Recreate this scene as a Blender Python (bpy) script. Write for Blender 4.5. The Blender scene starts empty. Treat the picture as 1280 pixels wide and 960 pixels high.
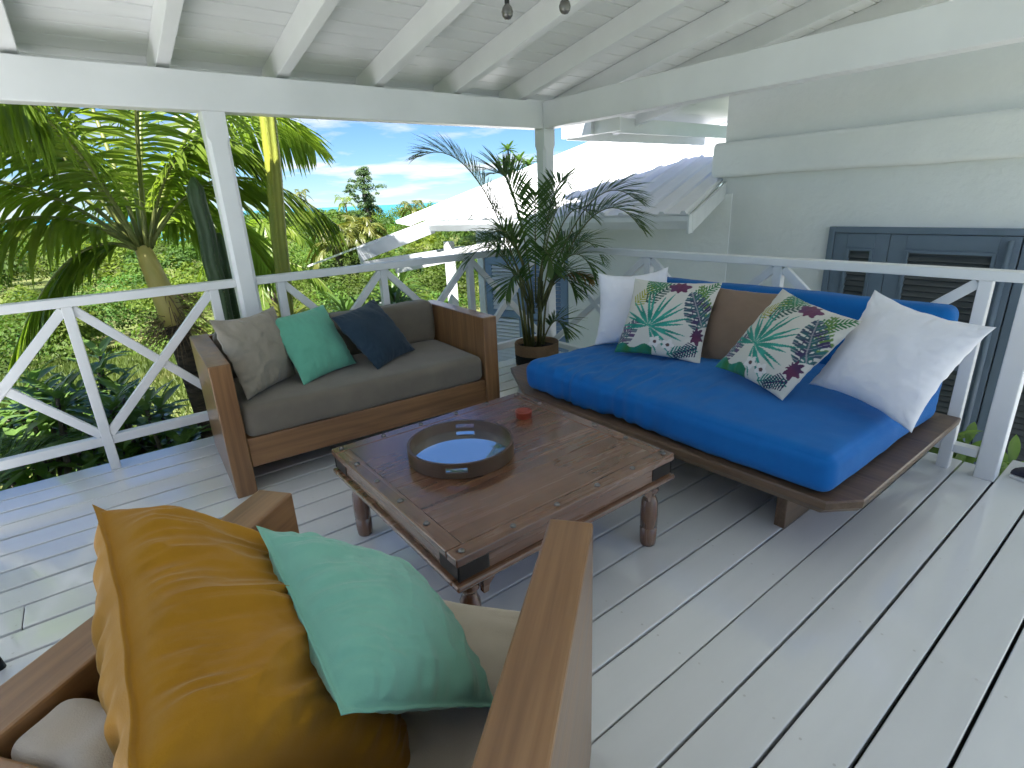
import bpy, math, random
import numpy as np
from mathutils import Vector, Matrix, noise, Euler
random.seed(7); RNG = np.random.default_rng(7)
R_ = math.radians
S = bpy.context.scene
COL = S.collection

# ------------------------------------------------------------------ camera
cam_d = bpy.data.cameras.new('camera'); cam = bpy.data.objects.new('camera', cam_d); COL.objects.link(cam)
CAM = Vector((-3.4187, -3.8869, 1.4647))
yaw, pitch, roll = 0.923108, 0.330020, -0.0441051
fw = Vector((math.cos(yaw)*math.cos(pitch), math.sin(yaw)*math.cos(pitch), -math.sin(pitch)))
rt = Vector((math.sin(yaw), -math.cos(yaw), 0)); up = rt.cross(fw)
r2 = math.cos(roll)*rt + math.sin(roll)*up; u2 = -math.sin(roll)*rt + math.cos(roll)*up
cam.matrix_world = Matrix(((r2.x, u2.x, -fw.x, CAM.x), (r2.y, u2.y, -fw.y, CAM.y), (r2.z, u2.z, -fw.z, CAM.z), (0, 0, 0, 1)))
cam_d.sensor_fit = 'HORIZONTAL'; cam_d.sensor_width = 36; cam_d.lens = 674.789/1280*36
cam_d.clip_start = 0.05; cam_d.clip_end = 60000
S.camera = cam

# ------------------------------------------------------------------ sky, sun, exposure
SUN = Vector((-0.36, -0.36, 0.86)).normalized()
sun_el = math.asin(SUN.z); sun_az = math.atan2(SUN.x, SUN.y)
W = bpy.data.worlds.new('World'); S.world = W; W.use_nodes = True
nt = W.node_tree; nt.nodes.clear()
def N(tree, typ, **kw):
    n = tree.nodes.new(typ)
    for k, v in kw.items():
        if k.startswith('i_'):
            n.inputs[k[2:].replace('_', ' ')].default_value = v
        else: setattr(n, k, v)
    return n
sky = N(nt, 'ShaderNodeTexSky', sky_type='NISHITA', sun_disc=False, sun_elevation=sun_el, sun_rotation=sun_az, altitude=40, air_density=1.0, dust_density=0.0, ozone_density=3.0)
tc = N(nt, 'ShaderNodeTexCoord')
sep = N(nt, 'ShaderNodeSeparateXYZ'); nt.links.new(tc.outputs['Generated'], sep.inputs[0])
zc = N(nt, 'ShaderNodeMath', operation='MAXIMUM'); nt.links.new(sep.outputs['Z'], zc.inputs[0]); zc.inputs[1].default_value = 0.0
za = N(nt, 'ShaderNodeMath', operation='ADD'); nt.links.new(zc.outputs[0], za.inputs[0]); za.inputs[1].default_value = 0.10
dv = N(nt, 'ShaderNodeVectorMath', operation='DIVIDE'); nt.links.new(tc.outputs['Generated'], dv.inputs[0])
cz = N(nt, 'ShaderNodeCombineXYZ')
for i in range(3): nt.links.new(za.outputs[0], cz.inputs[i])
nt.links.new(cz.outputs[0], dv.inputs[1])
cn = N(nt, 'ShaderNodeTexNoise', i_Scale=0.80, i_Detail=7.0, i_Roughness=0.58, i_Distortion=0.25)
mp = N(nt, 'ShaderNodeMapping'); mp.inputs['Location'].default_value = (3.3, 1.2, 0.0); mp.inputs['Scale'].default_value = (1, 1, 0.35)
nt.links.new(dv.outputs[0], mp.inputs[0]); nt.links.new(mp.outputs[0], cn.inputs['Vector'])
cr = N(nt, 'ShaderNodeValToRGB'); cr.color_ramp.elements[0].position = 0.49; cr.color_ramp.elements[1].position = 0.63
nt.links.new(cn.outputs['Fac'], cr.inputs[0])
cm = N(nt, 'ShaderNodeMath', operation='MULTIPLY'); nt.links.new(cr.outputs[0], cm.inputs[0]); cm.inputs[1].default_value = 0.85
mx = N(nt, 'ShaderNodeMix', data_type='RGBA'); nt.links.new(cm.outputs[0], mx.inputs[0]); tint = N(nt, 'ShaderNodeMix', data_type='RGBA', blend_type='MULTIPLY'); tint.inputs[0].default_value = 1.0; nt.links.new(sky.outputs[0], tint.inputs[6]); tint.inputs[7].default_value = (0.36, 0.51, 0.73, 1)
nt.links.new(tint.outputs[2], mx.inputs[6]); mx.inputs[7].default_value = (5.0, 5.1, 5.3, 1)
bg = N(nt, 'ShaderNodeBackground', i_Strength=0.05); nt.links.new(mx.outputs[2], bg.inputs[0])
wo = N(nt, 'ShaderNodeOutputWorld'); nt.links.new(bg.outputs[0], wo.inputs[0])

sl = bpy.data.lights.new('sun', 'SUN'); sl.energy = 4.2; sl.angle = R_(0.53); sl.color = (1.0, 0.965, 0.93)
so = bpy.data.objects.new('sun', sl); COL.objects.link(so); so.rotation_euler = SUN.to_track_quat('Z', 'Y').to_euler(); so.location = (0, 0, 30)
S.view_settings.view_transform = 'Standard'; S.view_settings.look = 'None'; S.view_settings.gamma = 1.0
S.view_settings.exposure = 2.2
S.render.engine = 'CYCLES'; S.cycles.max_bounces = 7; S.cycles.diffuse_bounces = 4; S.cycles.glossy_bounces = 3; S.cycles.transmission_bounces = 3; S.cycles.use_adaptive_sampling = True; S.cycles.adaptive_threshold = 0.03
S.cycles.use_denoising = True; S.cycles.sample_clamp_indirect = 6.0

# ------------------------------------------------------------------ materials
M = {}
def newmat(name):
    m = bpy.data.materials.new(name); m.use_nodes = True; t = m.node_tree; t.nodes.clear()
    o = N(t, 'ShaderNodeOutputMaterial'); p = N(t, 'ShaderNodeBsdfPrincipled'); t.links.new(p.outputs[0], o.inputs[0])
    M[name] = m
    return m, t, p, o
def rgb(*c): return (*c, 1)
def ramp(t, src, stops):
    r = N(t, 'ShaderNodeValToRGB'); e = r.color_ramp.elements
    while len(e) < len(stops): e.new(0.5)
    for k, (p, c) in zip(e, stops): k.position = p; k.color = rgb(*c)
    t.links.new(src, r.inputs[0]); return r.outputs[0]
def coords(t, scale=(1, 1, 1), kind='Object', loc=None):
    c = N(t, 'ShaderNodeTexCoord'); m = N(t, 'ShaderNodeMapping'); m.inputs['Scale'].default_value = scale
    t.links.new(c.outputs[kind], m.inputs[0])
    oi = N(t, 'ShaderNodeObjectInfo'); mu = N(t, 'ShaderNodeMath', operation='MULTIPLY'); mu.inputs[1].default_value = 37.0
    t.links.new(oi.outputs['Random'], mu.inputs[0]); cb = N(t, 'ShaderNodeCombineXYZ')
    for i in range(3): t.links.new(mu.outputs[0], cb.inputs[i])
    t.links.new(cb.outputs[0], m.inputs['Location'])
    return m.outputs[0], oi
def nz(t, vec, scale, detail=3, rough=0.55, dist=0.0):
    n = N(t, 'ShaderNodeTexNoise', i_Scale=scale, i_Detail=detail, i_Roughness=rough, i_Distortion=dist); t.links.new(vec, n.inputs['Vector']); return n.outputs['Fac']
def bump(t, p, h, strength, dist=0.01):
    b = N(t, 'ShaderNodeBump', i_Strength=strength, i_Distance=dist); t.links.new(h, b.inputs['Height']); t.links.new(b.outputs[0], p.inputs['Normal'])
def plain(name, c, rough=0.5, c2=None, scale=6, bumps=None, spec=0.5, metal=0, sheen=0, stretch=(1, 1, 1), coat=0, rvar=0.0):
    m, t, p, o = newmat(name)
    v, oi = coords(t, stretch)
    if c2 is None: c2 = tuple(x*0.9 for x in c)
    f = nz(t, v, scale); t.links.new(ramp(t, f, [(0.3, c2), (0.7, c)]), p.inputs['Base Color'])
    p.inputs['Roughness'].default_value = rough; p.inputs['Specular IOR Level'].default_value = spec; p.inputs['Metallic'].default_value = metal
    if rvar:
        mr = N(t, 'ShaderNodeMapRange'); mr.inputs['To Min'].default_value = max(0.03, rough-rvar); mr.inputs['To Max'].default_value = rough+rvar
        f2 = nz(t, v, scale*2.3, 6, 0.65); t.links.new(f2, mr.inputs[0]); t.links.new(mr.outputs[0], p.inputs['Roughness'])
    if sheen: p.inputs['Sheen Weight'].default_value = sheen
    if coat: p.inputs['Coat Weight'].default_value = coat; p.inputs['Coat Roughness'].default_value = 0.12
    if bumps: bump(t, p, nz(t, v, bumps[0], 4), bumps[1], bumps[2] if len(bumps) > 2 else 0.01)
    return m
def wood(name, dark, light, axis=0, rough=0.4, scale=1.0, coat=0.0, knots=0.0, worn=None):
    m, t, p, o = newmat(name)
    st = [14*scale]*3; st[axis] = 0.9*scale
    v, oi = coords(t, st)
    f = nz(t, v, 1.0, 5, 0.62, 0.6)
    st2 = [60*scale]*3; st2[axis] = 1.6*scale
    v2, _ = coords(t, st2); f2 = nz(t, v2, 1.0, 2, 0.6)
    add = N(t, 'ShaderNodeMath', operation='MULTIPLY_ADD'); add.inputs[1].default_value = 0.42; t.links.new(f2, add.inputs[0]); t.links.new(f, add.inputs[2])
    sb = N(t, 'ShaderNodeMath', operation='SUBTRACT'); sb.inputs[1].default_value = 0.21; t.links.new(add.outputs[0], sb.inputs[0])
    mid = tuple((a+b)/2 for a, b in zip(dark, light))
    colr = ramp(t, sb.outputs[0], [(0.28, dark), (0.5, mid), (0.75, light)])
    if worn:
        v3, _ = coords(t, (2.2, 2.2, 2.2)); f3 = nz(t, v3, 1.3, 5, 0.6)
        mm = N(t, 'ShaderNodeMix', data_type='RGBA'); t.links.new(ramp(t, f3, [(0.45, (0, 0, 0)), (0.75, (.8, .8, .8))]), mm.inputs[0]); t.links.new(colr, mm.inputs[6]); mm.inputs[7].default_value = rgb(*worn); colr = mm.outputs[2]
    t.links.new(colr, p.inputs['Base Color'])
    mr = N(t, 'ShaderNodeMapRange'); mr.inputs['To Min'].default_value = rough*0.75; mr.inputs['To Max'].default_value = rough*1.3
    t.links.new(f, mr.inputs[0]); t.links.new(mr.outputs[0], p.inputs['Roughness'])
    if coat: p.inputs['Coat Weight'].default_value = coat; p.inputs['Coat Roughness'].default_value = 0.16
    bump(t, p, sb.outputs[0], 0.18, 0.004)
    return m
def fabric(name, c, c2=None, weave=420, rough=0.9, sheen=0.25, wr=0.0):
    m, t, p, o = newmat(name)
    v, oi = coords(t)
    if c2 is None: c2 = tuple(x*0.86 for x in c)
    f = nz(t, v, 7, 6, 0.6); t.links.new(ramp(t, f, [(0.3, c2), (0.7, c)]), p.inputs['Base Color'])
    p.inputs['Roughness'].default_value = rough; p.inputs['Sheen Weight'].default_value = sheen; p.inputs['Specular IOR Level'].default_value = 0.2
    w = nz(t, v, weave, 2); g = nz(t, v, 28, 4)
    ad = N(t, 'ShaderNodeMath', operation='MULTIPLY_ADD'); ad.inputs[1].default_value = 2.5*max(wr, 0.4); t.links.new(g, ad.inputs[0]); t.links.new(w, ad.inputs[2])
    bump(t, p, ad.outputs[0], 0.35, 0.0022)
    return m
def leafm(name, c, c2, trans=0.35, rough=0.38, scale=3.0, spec=0.5, c3=None, tone=False):
    m, t, p, o = newmat(name)
    v, oi = coords(t)
    f = nz(t, v, scale, 4, 0.6)
    st = [(0.3, c2), (0.62, c)] + ([(0.82, c3)] if c3 else [])
    cc = ramp(t, f, st)
    if tone:
        at = N(t, 'ShaderNodeAttribute', attribute_name='tone'); mm = N(t, 'ShaderNodeMix', data_type='RGBA', blend_type='MULTIPLY'); mm.inputs[0].default_value = 1.0
        t.links.new(cc, mm.inputs[6]); t.links.new(at.outputs['Color'], mm.inputs[7]); cc = mm.outputs[2]
    t.links.new(cc, p.inputs['Base Color'])
    p.inputs['Roughness'].default_value = rough; p.inputs['Specular IOR Level'].default_value = spec
    tr = N(t, 'ShaderNodeBsdfTranslucent'); hs = N(t, 'ShaderNodeHueSaturation', i_Value=1.5, i_Saturation=1.1); t.links.new(cc, hs.inputs['Color']); t.links.new(hs.outputs[0], tr.inputs[0])
    ms = N(t, 'ShaderNodeMixShader'); ms.inputs[0].default_value = trans
    t.links.new(p.outputs[0], ms.inputs[1]); t.links.new(tr.outputs[0], ms.inputs[2]); t.links.new(ms.outputs[0], o.inputs[0])
    return m

# painted woodwork, deck, walls
plain('white_paint', (0.78, 0.795, 0.80), 0.40, (0.725, 0.74, 0.745), 3.0, (60, 0.06), rvar=0.08)
plain('ceiling_paint', (0.785, 0.80, 0.805), 0.45, (0.71, 0.73, 0.735), 2.5, (40, 0.08), stretch=(0.4, 2, 2))
def deckmat():
    m, t, p, o = newmat('deck_paint')
    v, oi = coords(t, (0.5, 3, 3))
    f = nz(t, v, 2.0, 6, 0.6)
    base = ramp(t, f, [(0.25, (0.66, 0.67, 0.665)), (0.7, (0.715, 0.725, 0.72))])
    hs = N(t, 'ShaderNodeHueSaturation'); mr = N(t, 'ShaderNodeMapRange'); mr.inputs['To Min'].default_value = 0.92; mr.inputs['To Max'].default_value = 1.06
    t.links.new(oi.outputs['Random'], mr.inputs[0]); t.links.new(mr.outputs[0], hs.inputs['Value']); t.links.new(base, hs.inputs['Color'])
    v2, _ = coords(t, (5, 5, 5)); f2 = nz(t, v2, 4.5, 3, 0.5)
    dk = N(t, 'ShaderNodeMix', data_type='RGBA'); t.links.new(ramp(t, f2, [(0.74, (0, 0, 0)), (0.80, (0.14, 0.14, 0.14))]), dk.inputs[0]); t.links.new(hs.outputs[0], dk.inputs[6]); dk.inputs[7].default_value = (0.36, 0.36, 0.33, 1)
    t.links.new(dk.outputs[2], p.inputs['Base Color'])
    v3, _ = coords(t, (1.2, 5, 5)); f3 = nz(t, v3, 2.6, 7, 0.68)
    mr2 = N(t, 'ShaderNodeMapRange'); mr2.inputs['From Min'].default_value = 0.3; mr2.inputs['From Max'].default_value = 0.7; mr2.inputs['To Min'].default_value = 0.13; mr2.inputs['To Max'].default_value = 0.22
    t.links.new(f3, mr2.inputs[0]); t.links.new(mr2.outputs[0], p.inputs['Roughness'])
    v4, _ = coords(t, (2, 16, 16)); f4 = nz(t, v4, 3.0, 5, 0.6); bump(t, p, f4, 0.05, 0.004)
    p.inputs['Coat Weight'].default_value = 1.0; p.inputs['Coat Roughness'].default_value = 0.075; p.inputs['Specular IOR Level'].default_value = 0.6
deckmat()
def plaster():
    m, t, p, o = newmat('plaster')
    v, oi = coords(t)
    f = nz(t, v, 1.4, 6, 0.62); t.links.new(ramp(t, f, [(0.3, (0.77, 0.795, 0.80)), (0.7, (0.84, 0.86, 0.865))]), p.inputs['Base Color'])
    p.inputs['Roughness'].default_value = 0.8
    f2 = nz(t, v, 5.5, 5, 0.6); bump(t, p, f2, 0.55, 0.03)
plaster()
plain('roof_metal', (0.86, 0.86, 0.86), 0.42, (0.80, 0.80, 0.80), 2.0, spec=0.5, rvar=0.08)
plain('gutter_paint', (0.76, 0.79, 0.81), 0.35, spec=0.5)
plain('blue_grey_paint', (0.15, 0.20, 0.265), 0.45, (0.13, 0.18, 0.24), 5, (50, 0.08))
plain('light_blue_paint', (0.23, 0.33, 0.50), 0.45, (0.20, 0.29, 0.45), 5)
plain('louvre_paint', (0.085, 0.095, 0.10), 0.5, (0.07, 0.08, 0.085), 5)
plain('lit_louvre', (0.70, 0.74, 0.80), 0.5)  # white standing for bright light through the wing door louvres
plain('shutter_wood', (0.30, 0.29, 0.27), 0.6)
plain('bounce_slab_grey', (0.45, 0.45, 0.44), 0.8, (0.36, 0.36, 0.35), 3)  # grey of the added slab that bounces light
plain('screw_paint', (0.50, 0.50, 0.48), 0.5)
plain('gap_shade', (0.03, 0.03, 0.03), 0.9)  # near black standing in for the shade seen between boards
# furniture
for i, ax in enumerate('xyz'):
    wood('teak_'+ax, (0.135, 0.062, 0.024), (0.31, 0.165, 0.070), i, 0.34, 1.0, coat=0.25)
    wood('walnut_'+ax, (0.095, 0.038, 0.018), (0.205, 0.095, 0.048), i, 0.26, 1.0, coat=1.0, worn=(0.215, 0.105, 0.058))
    wood('platform_'+ax, (0.070, 0.040, 0.022), (0.19, 0.12, 0.070), i, 0.4, 1.0)
plain('iron', (0.035, 0.030, 0.027), 0.45, metal=0.6)
plain('stud_metal', (0.22, 0.21, 0.20), 0.35, metal=0.9)
fabric('taupe_fabric', (0.175, 0.152, 0.118), (0.148, 0.127, 0.10))
fabric('cream_fabric', (0.46, 0.40, 0.32), (0.40, 0.345, 0.275))
fabric('blue_fabric', (0.007, 0.145, 0.45), (0.006, 0.125, 0.405), sheen=0.1)
fabric('linen_beige', (0.33, 0.295, 0.235), (0.28, 0.25, 0.20))
fabric('mint_fabric', (0.20, 0.46, 0.355), (0.175, 0.41, 0.315))
fabric('shaded_mint', (0.14, 0.44, 0.31), (0.125, 0.395, 0.28))  # sofa pillow's mint: more saturated, and darkened for the shade there
fabric('navy_fabric', (0.022, 0.044, 0.070), (0.018, 0.036, 0.058), sheen=0.15)
fabric('mustard_fabric', (0.37, 0.178, 0.010), (0.31, 0.146, 0.008), sheen=0.15)
fabric('white_fabric', (0.82, 0.82, 0.86), (0.78, 0.78, 0.82))
fabric('tan_fabric', (0.24, 0.165, 0.115), (0.21, 0.145, 0.10))
fabric('dark_lining', (0.02, 0.02, 0.022))
def printmat():
    m, t, p, o = newmat('tropical_print')
    a = N(t, 'ShaderNodeAttribute', attribute_name='print'); t.links.new(a.outputs['Color'], p.inputs['Base Color'])
    p.inputs['Roughness'].default_value = 0.85; p.inputs['Sheen Weight'].default_value = 0.15
    v, oi = coords(t); bump(t, p, nz(t, v, 380, 2), 0.3, 0.002)
printmat()
plain('tray_wood', (0.095, 0.056, 0.032), 0.35, (0.065, 0.038, 0.022), 8, stretch=(1, 1, 6))
plain('tray_glass', (0.80, 0.82, 0.80), 0.03, (0.74, 0.78, 0.75), 4, metal=0.92)
plain('terracotta', (0.33, 0.055, 0.025), 0.45, (0.25, 0.04, 0.02), 20)
plain('seagrass', (0.34, 0.22, 0.125), 0.85, (0.25, 0.155, 0.085), 60, (120, 0.8), stretch=(1, 1, 3))
plain('seagrass_black', (0.022, 0.019, 0.017), 0.85, None, 60, (120, 0.8), stretch=(1, 1, 3))
plain('soil', (0.035, 0.022, 0.014), 0.95, None, 40, (60, 0.8))
plain('black_rubber', (0.012, 0.012, 0.013), 0.5)
plain('shoe_navy', (0.012, 0.014, 0.03), 0.6)
plain('shoe_sole', (0.7, 0.7, 0.68), 0.6)
plain('bulb_glass', (0.10, 0.095, 0.085), 0.12, (0.06, 0.055, 0.05), 8, spec=0.8, coat=0.6)
# plants
leafm('areca_leaf', (0.092, 0.165, 0.040), (0.060, 0.12, 0.032), 0.40, 0.34, 4, c3=(0.17, 0.22, 0.06))
leafm('areca_dry', (0.30, 0.19, 0.05), (0.20, 0.11, 0.03), 0.25, 0.5, 6)
leafm('coco_leaf', (0.19, 0.265, 0.042), (0.12, 0.195, 0.032), 0.58, 0.26, 1.6, c3=(0.27, 0.31, 0.06))
leafm('rosette_leaf', (0.155, 0.25, 0.065), (0.09, 0.17, 0.043), 0.38, 0.24, 2.2, spec=0.6)
leafm('bush_leaf', (0.092, 0.150, 0.022), (0.048, 0.095, 0.017), 0.34, 0.6, 0.22, c3=(0.135, 0.17, 0.028), tone=True, spec=0.25)
leafm('tree_leaf', (0.085, 0.145, 0.045), (0.045, 0.095, 0.030), 0.38, 0.5, 0.8)
leafm('strap_leaf', (0.085, 0.155, 0.030), (0.045, 0.10, 0.020), 0.35, 0.36, 2.0, c3=(0.20, 0.22, 0.04))
leafm('yellow_palm', (0.15, 0.155, 0.028), (0.08, 0.11, 0.02), 0.4, 0.4, 1.2)
plain('areca_stem', (0.17, 0.17, 0.05), 0.5, (0.09, 0.10, 0.03), 12, stretch=(4, 4, 1))
plain('crownshaft', (0.58, 0.47, 0.17), 0.5, (0.42, 0.38, 0.11), 3, (12, 0.2), stretch=(3, 3, 1))
plain('palm_bark', (0.13, 0.095, 0.065), 0.9, (0.045, 0.033, 0.025), 9, (22, 1.0, 0.04), stretch=(1, 1, 4))
plain('fibre', (0.32, 0.23, 0.14), 0.9, (0.15, 0.10, 0.06), 14, (30, 1.0, 0.03), stretch=(3, 3, 1))
plain('bark', (0.12, 0.10, 0.085), 0.9, (0.07, 0.06, 0.05), 14, (30, 0.6))
plain('rachis', (0.20, 0.22, 0.06), 0.45, (0.13, 0.16, 0.04), 6)
plain('cactus_yellow', (0.30, 0.30, 0.035), 0.55, (0.17, 0.22, 0.03), 5, (50, 0.3), stretch=(1, 1, 0.4))
plain('cactus_green', (0.050, 0.095, 0.030), 0.5, (0.030, 0.065, 0.022), 5, (50, 0.3), stretch=(1, 1, 0.4))
plain('spine', (0.42, 0.36, 0.18), 0.7)
def grassmat():
    m, t, p, o = newmat('grass_ground')
    v, oi = coords(t); f = nz(t, v, 0.22, 8, 0.7); f2 = nz(t, v, 9, 4, 0.7)
    ad = N(t, 'ShaderNodeMath', operation='MULTIPLY_ADD'); ad.inputs[1].default_value = 0.35; t.links.new(f2, ad.inputs[0]); t.links.new(f, ad.inputs[2])
    t.links.new(ramp(t, ad.outputs[0], [(0.45, (0.055, 0.095, 0.016)), (0.66, (0.11, 0.14, 0.028)), (0.85, (0.16, 0.155, 0.05))]), p.inputs['Base Color'])
    p.inputs['Roughness'].default_value = 0.9; bump(t, p, f2, 0.8, 0.08)
grassmat()
leafm('grass_blade', (0.095, 0.135, 0.022), (0.06, 0.10, 0.016), 0.35, 0.6, 0.6, c3=(0.16, 0.16, 0.045))
def seamat():
    m, t, p, o = newmat('sea_water')
    v, oi = coords(t, (0.002, 0.002, 0.002)); f = nz(t, v, 1.2, 4)
    t.links.new(ramp(t, f, [(0.3, (0.02, 0.16, 0.24)), (0.7, (0.05, 0.30, 0.36))]), p.inputs['Base Color'])
    p.inputs['Roughness'].default_value = 0.35
    v2, _ = coords(t, (0.3, 0.3, 0.3)); bump(t, p, nz(t, v2, 1.0, 3), 0.5, 0.4)
seamat()

# ------------------------------------------------------------------ mesh helpers
def fin(o, label=None, cat=None, group=None, kind=None):
    if label: o['label'] = label
    if cat: o['category'] = cat
    if group: o['group'] = group
    if kind: o['kind'] = kind
    return o
def root(name, label, cat, loc, rz=0.0, group=None):
    o = bpy.data.objects.new(name, None); COL.objects.link(o); o.location = loc; o.rotation_euler = (0, 0, rz)
    o.empty_display_size = 0.1
    o['_m'] = 0
    ROOTM[o.name] = Matrix.Translation(loc) @ Matrix.Rotation(rz, 4, 'Z')
    del o['_m']
    return fin(o, label, cat, group)
ROOTM = {}
def rootof(o):
    while o.parent is not None: o = o.parent
    return o
class MB:
    def __init__(s): s.v = []; s.f = []
    def add(s, verts, faces):
        b = len(s.v); s.v.extend([tuple(p) for p in verts]); s.f.extend([tuple(b+i for i in q) for q in faces]); return s
    def box(s, lo, hi):
        x0, y0, z0 = lo; x1, y1, z1 = hi
        return s.add([(x0,y0,z0),(x1,y0,z0),(x1,y1,z0),(x0,y1,z0),(x0,y0,z1),(x1,y0,z1),(x1,y1,z1),(x0,y1,z1)],
                     [(3,2,1,0),(4,5,6,7),(0,1,5,4),(1,2,6,5),(2,3,7,6),(3,0,4,7)])
    def bar(s, a, b, w, h, upv=(0, 0, 1)):       # beam from a to b, width w sideways, height h along upv
        a = Vector(a); b = Vector(b); d = (b-a).normalized(); sd = d.cross(Vector(upv)).normalized(); uu = sd.cross(d)
        P = []
        for c in (a, b):
            for i, j in ((-1,-1),(1,-1),(1,1),(-1,1)): P.append(c + sd*(w/2*i) + uu*(h/2*j))
        return s.add(P, [(0,1,2,3),(7,6,5,4),(1,0,4,5),(2,1,5,6),(3,2,6,7),(0,3,7,4)])
    def prism(s, poly, z0, z1):
        n = len(poly); P = [(x, y, z0) for x, y in poly] + [(x, y, z1) for x, y in poly]
        return s.add(P, [tuple(range(n-1, -1, -1)), tuple(range(n, 2*n))] + [(i, (i+1) % n, n+(i+1) % n, n+i) for i in range(n)])
    def tube(s, pts, rad, n=8, cap=True):
        pts = [Vector(p) for p in pts]; m = len(pts); P = []
        ref = Vector((0.13, 0.31, 0.94)).normalized()
        for i, p in enumerate(pts):
            d = (pts[min(i+1, m-1)] - pts[max(i-1, 0)]).normalized()
            a = d.cross(ref)
            if a.length < 1e-3: a = d.cross(Vector((1, 0, 0)))
            a.normalize(); b = d.cross(a); r = rad[i] if hasattr(rad, '__len__') else rad
            for k in range(n):
                t = 2*math.pi*k/n; P.append(p + a*(r*math.cos(t)) + b*(r*math.sin(t)))
        F = [(i*n+k, i*n+(k+1) % n, (i+1)*n+(k+1) % n, (i+1)*n+k) for i in range(m-1) for k in range(n)]
        if cap: F += [tuple(range(n-1, -1, -1)), tuple((m-1)*n+k for k in range(n))]
        return s.add(P, F)
    def lathe(s, prof, c, n=24, cap=True):
        P = []; m = len(prof)
        for r, z in prof:
            for k in range(n):
                t = 2*math.pi*k/n; P.append((c[0]+r*math.cos(t), c[1]+r*math.sin(t), c[2]+z))
        F = [(i*n+k, i*n+(k+1) % n, (i+1)*n+(k+1) % n, (i+1)*n+k) for i in range(m-1) for k in range(n)]
        if cap: F += [tuple(range(n-1, -1, -1)), tuple((m-1)*n+k for k in range(n))]
        return s.add(P, F)
    def rbox(s, lo, hi, r, n=10, disp=None):     # rounded, subdivided box
        lo = Vector(lo); hi = Vector(hi); c = (lo+hi)/2; h = (hi-lo)/2
        n = (n, n, n) if not hasattr(n, '__len__') else n
        def ticks(hh, k):
            inner = np.linspace(-(hh-r), hh-r, max(2, k))
            ed = [math.sin(R_(a))*r for a in (0, 20, 40, 60, 75, 90)]
            return [-(hh-r)-e for e in reversed(ed[1:])] + list(inner) + [(hh-r)+e for e in ed[1:]]
        T = [ticks(h[i], n[i]) for i in range(3)]
        idx = {}; P = []; F = []
        def vid(p):
            k = (round(p[0], 6), round(p[1], 6), round(p[2], 6))
            if k in idx: return idx[k]
            q = Vector([max(-(h[i]-r), min(h[i]-r, p[i])) for i in range(3)]); d = Vector(p)-q
            # cube-ish to sphere
            L = d.length
            if L > 1e-9: d = d/L*r
            w = q+d
            nn = d.normalized() if L > 1e-9 else Vector((0, 0, 0))
            w = w + c
            if disp: w = disp(w, nn)
            idx[k] = len(P); P.append(w); return idx[k]
        for ax in range(3):
            a, b = [i for i in range(3) if i != ax]
            for sg in (-1, 1):
                for i in range(len(T[a])-1):
                    for j in range(len(T[b])-1):
                        q = []
                        for (ii, jj) in ((i, j), (i+1, j), (i+1, j+1), (i, j+1)):
                            p = [0, 0, 0]; p[ax] = sg*h[ax]; p[a] = T[a][ii]; p[b] = T[b][jj]; q.append(vid(p))
                        if (sg > 0) == (ax == 1): q.reverse()
                        if len(set(q)) >= 3: F.append(tuple(dict.fromkeys(q)))
        return s.add(P, F)
    def build(s, name, mat, parent=None, local=False, bevel=0, seg=2, smooth=False, kind=None, label=None, cat=None, group=None, mesh_only=False):
        me = bpy.data.meshes.new(name)
        V = s.v
        org = Vector((0, 0, 0))
        if parent is not None and not local:
            inv = ROOTM[rootof(parent).name].inverted(); V = [inv @ Vector(p) for p in V]
        elif parent is None and kind != 'structure' and len(V) and not mesh_only:
            A = np.array(V, dtype=float); org = Vector(((A[:, 0].min()+A[:, 0].max())/2, (A[:, 1].min()+A[:, 1].max())/2, A[:, 2].min())); V = A - np.array(org)
        me.from_pydata([tuple(p) for p in V], [], s.f); me.materials.append(M[mat]); me.validate()
        if smooth: me.polygons.foreach_set('use_smooth', [True]*len(me.polygons))
        me.update()
        o = bpy.data.objects.new(name, me); COL.objects.link(o); o.location = org
        if parent is not None: o.parent = parent
        if bevel:
            b = o.modifiers.new('bevel', 'BEVEL'); b.width = bevel; b.segments = seg; b.limit_method = 'ANGLE'; b.angle_limit = R_(40)
        return fin(o, label, cat, group, kind)
def npmesh(name, V, F4, mat, kind=None, smooth=False):
    me = bpy.data.meshes.new(name); V = np.asarray(V, np.float32); F4 = np.asarray(F4, np.int32)
    me.vertices.add(len(V)); me.vertices.foreach_set('co', V.ravel())
    n = len(F4); me.loops.add(n*4); me.loops.foreach_set('vertex_index', F4.ravel())
    me.polygons.add(n); me.polygons.foreach_set('loop_start', np.arange(0, n*4, 4, dtype=np.int32)); me.polygons.foreach_set('loop_total', np.full(n, 4, np.int32))
    me.materials.append(M[mat]); me.update(calc_edges=True)
    o = bpy.data.objects.new(name, me); COL.objects.link(o)
    if kind: o['kind'] = kind
    return o

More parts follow.
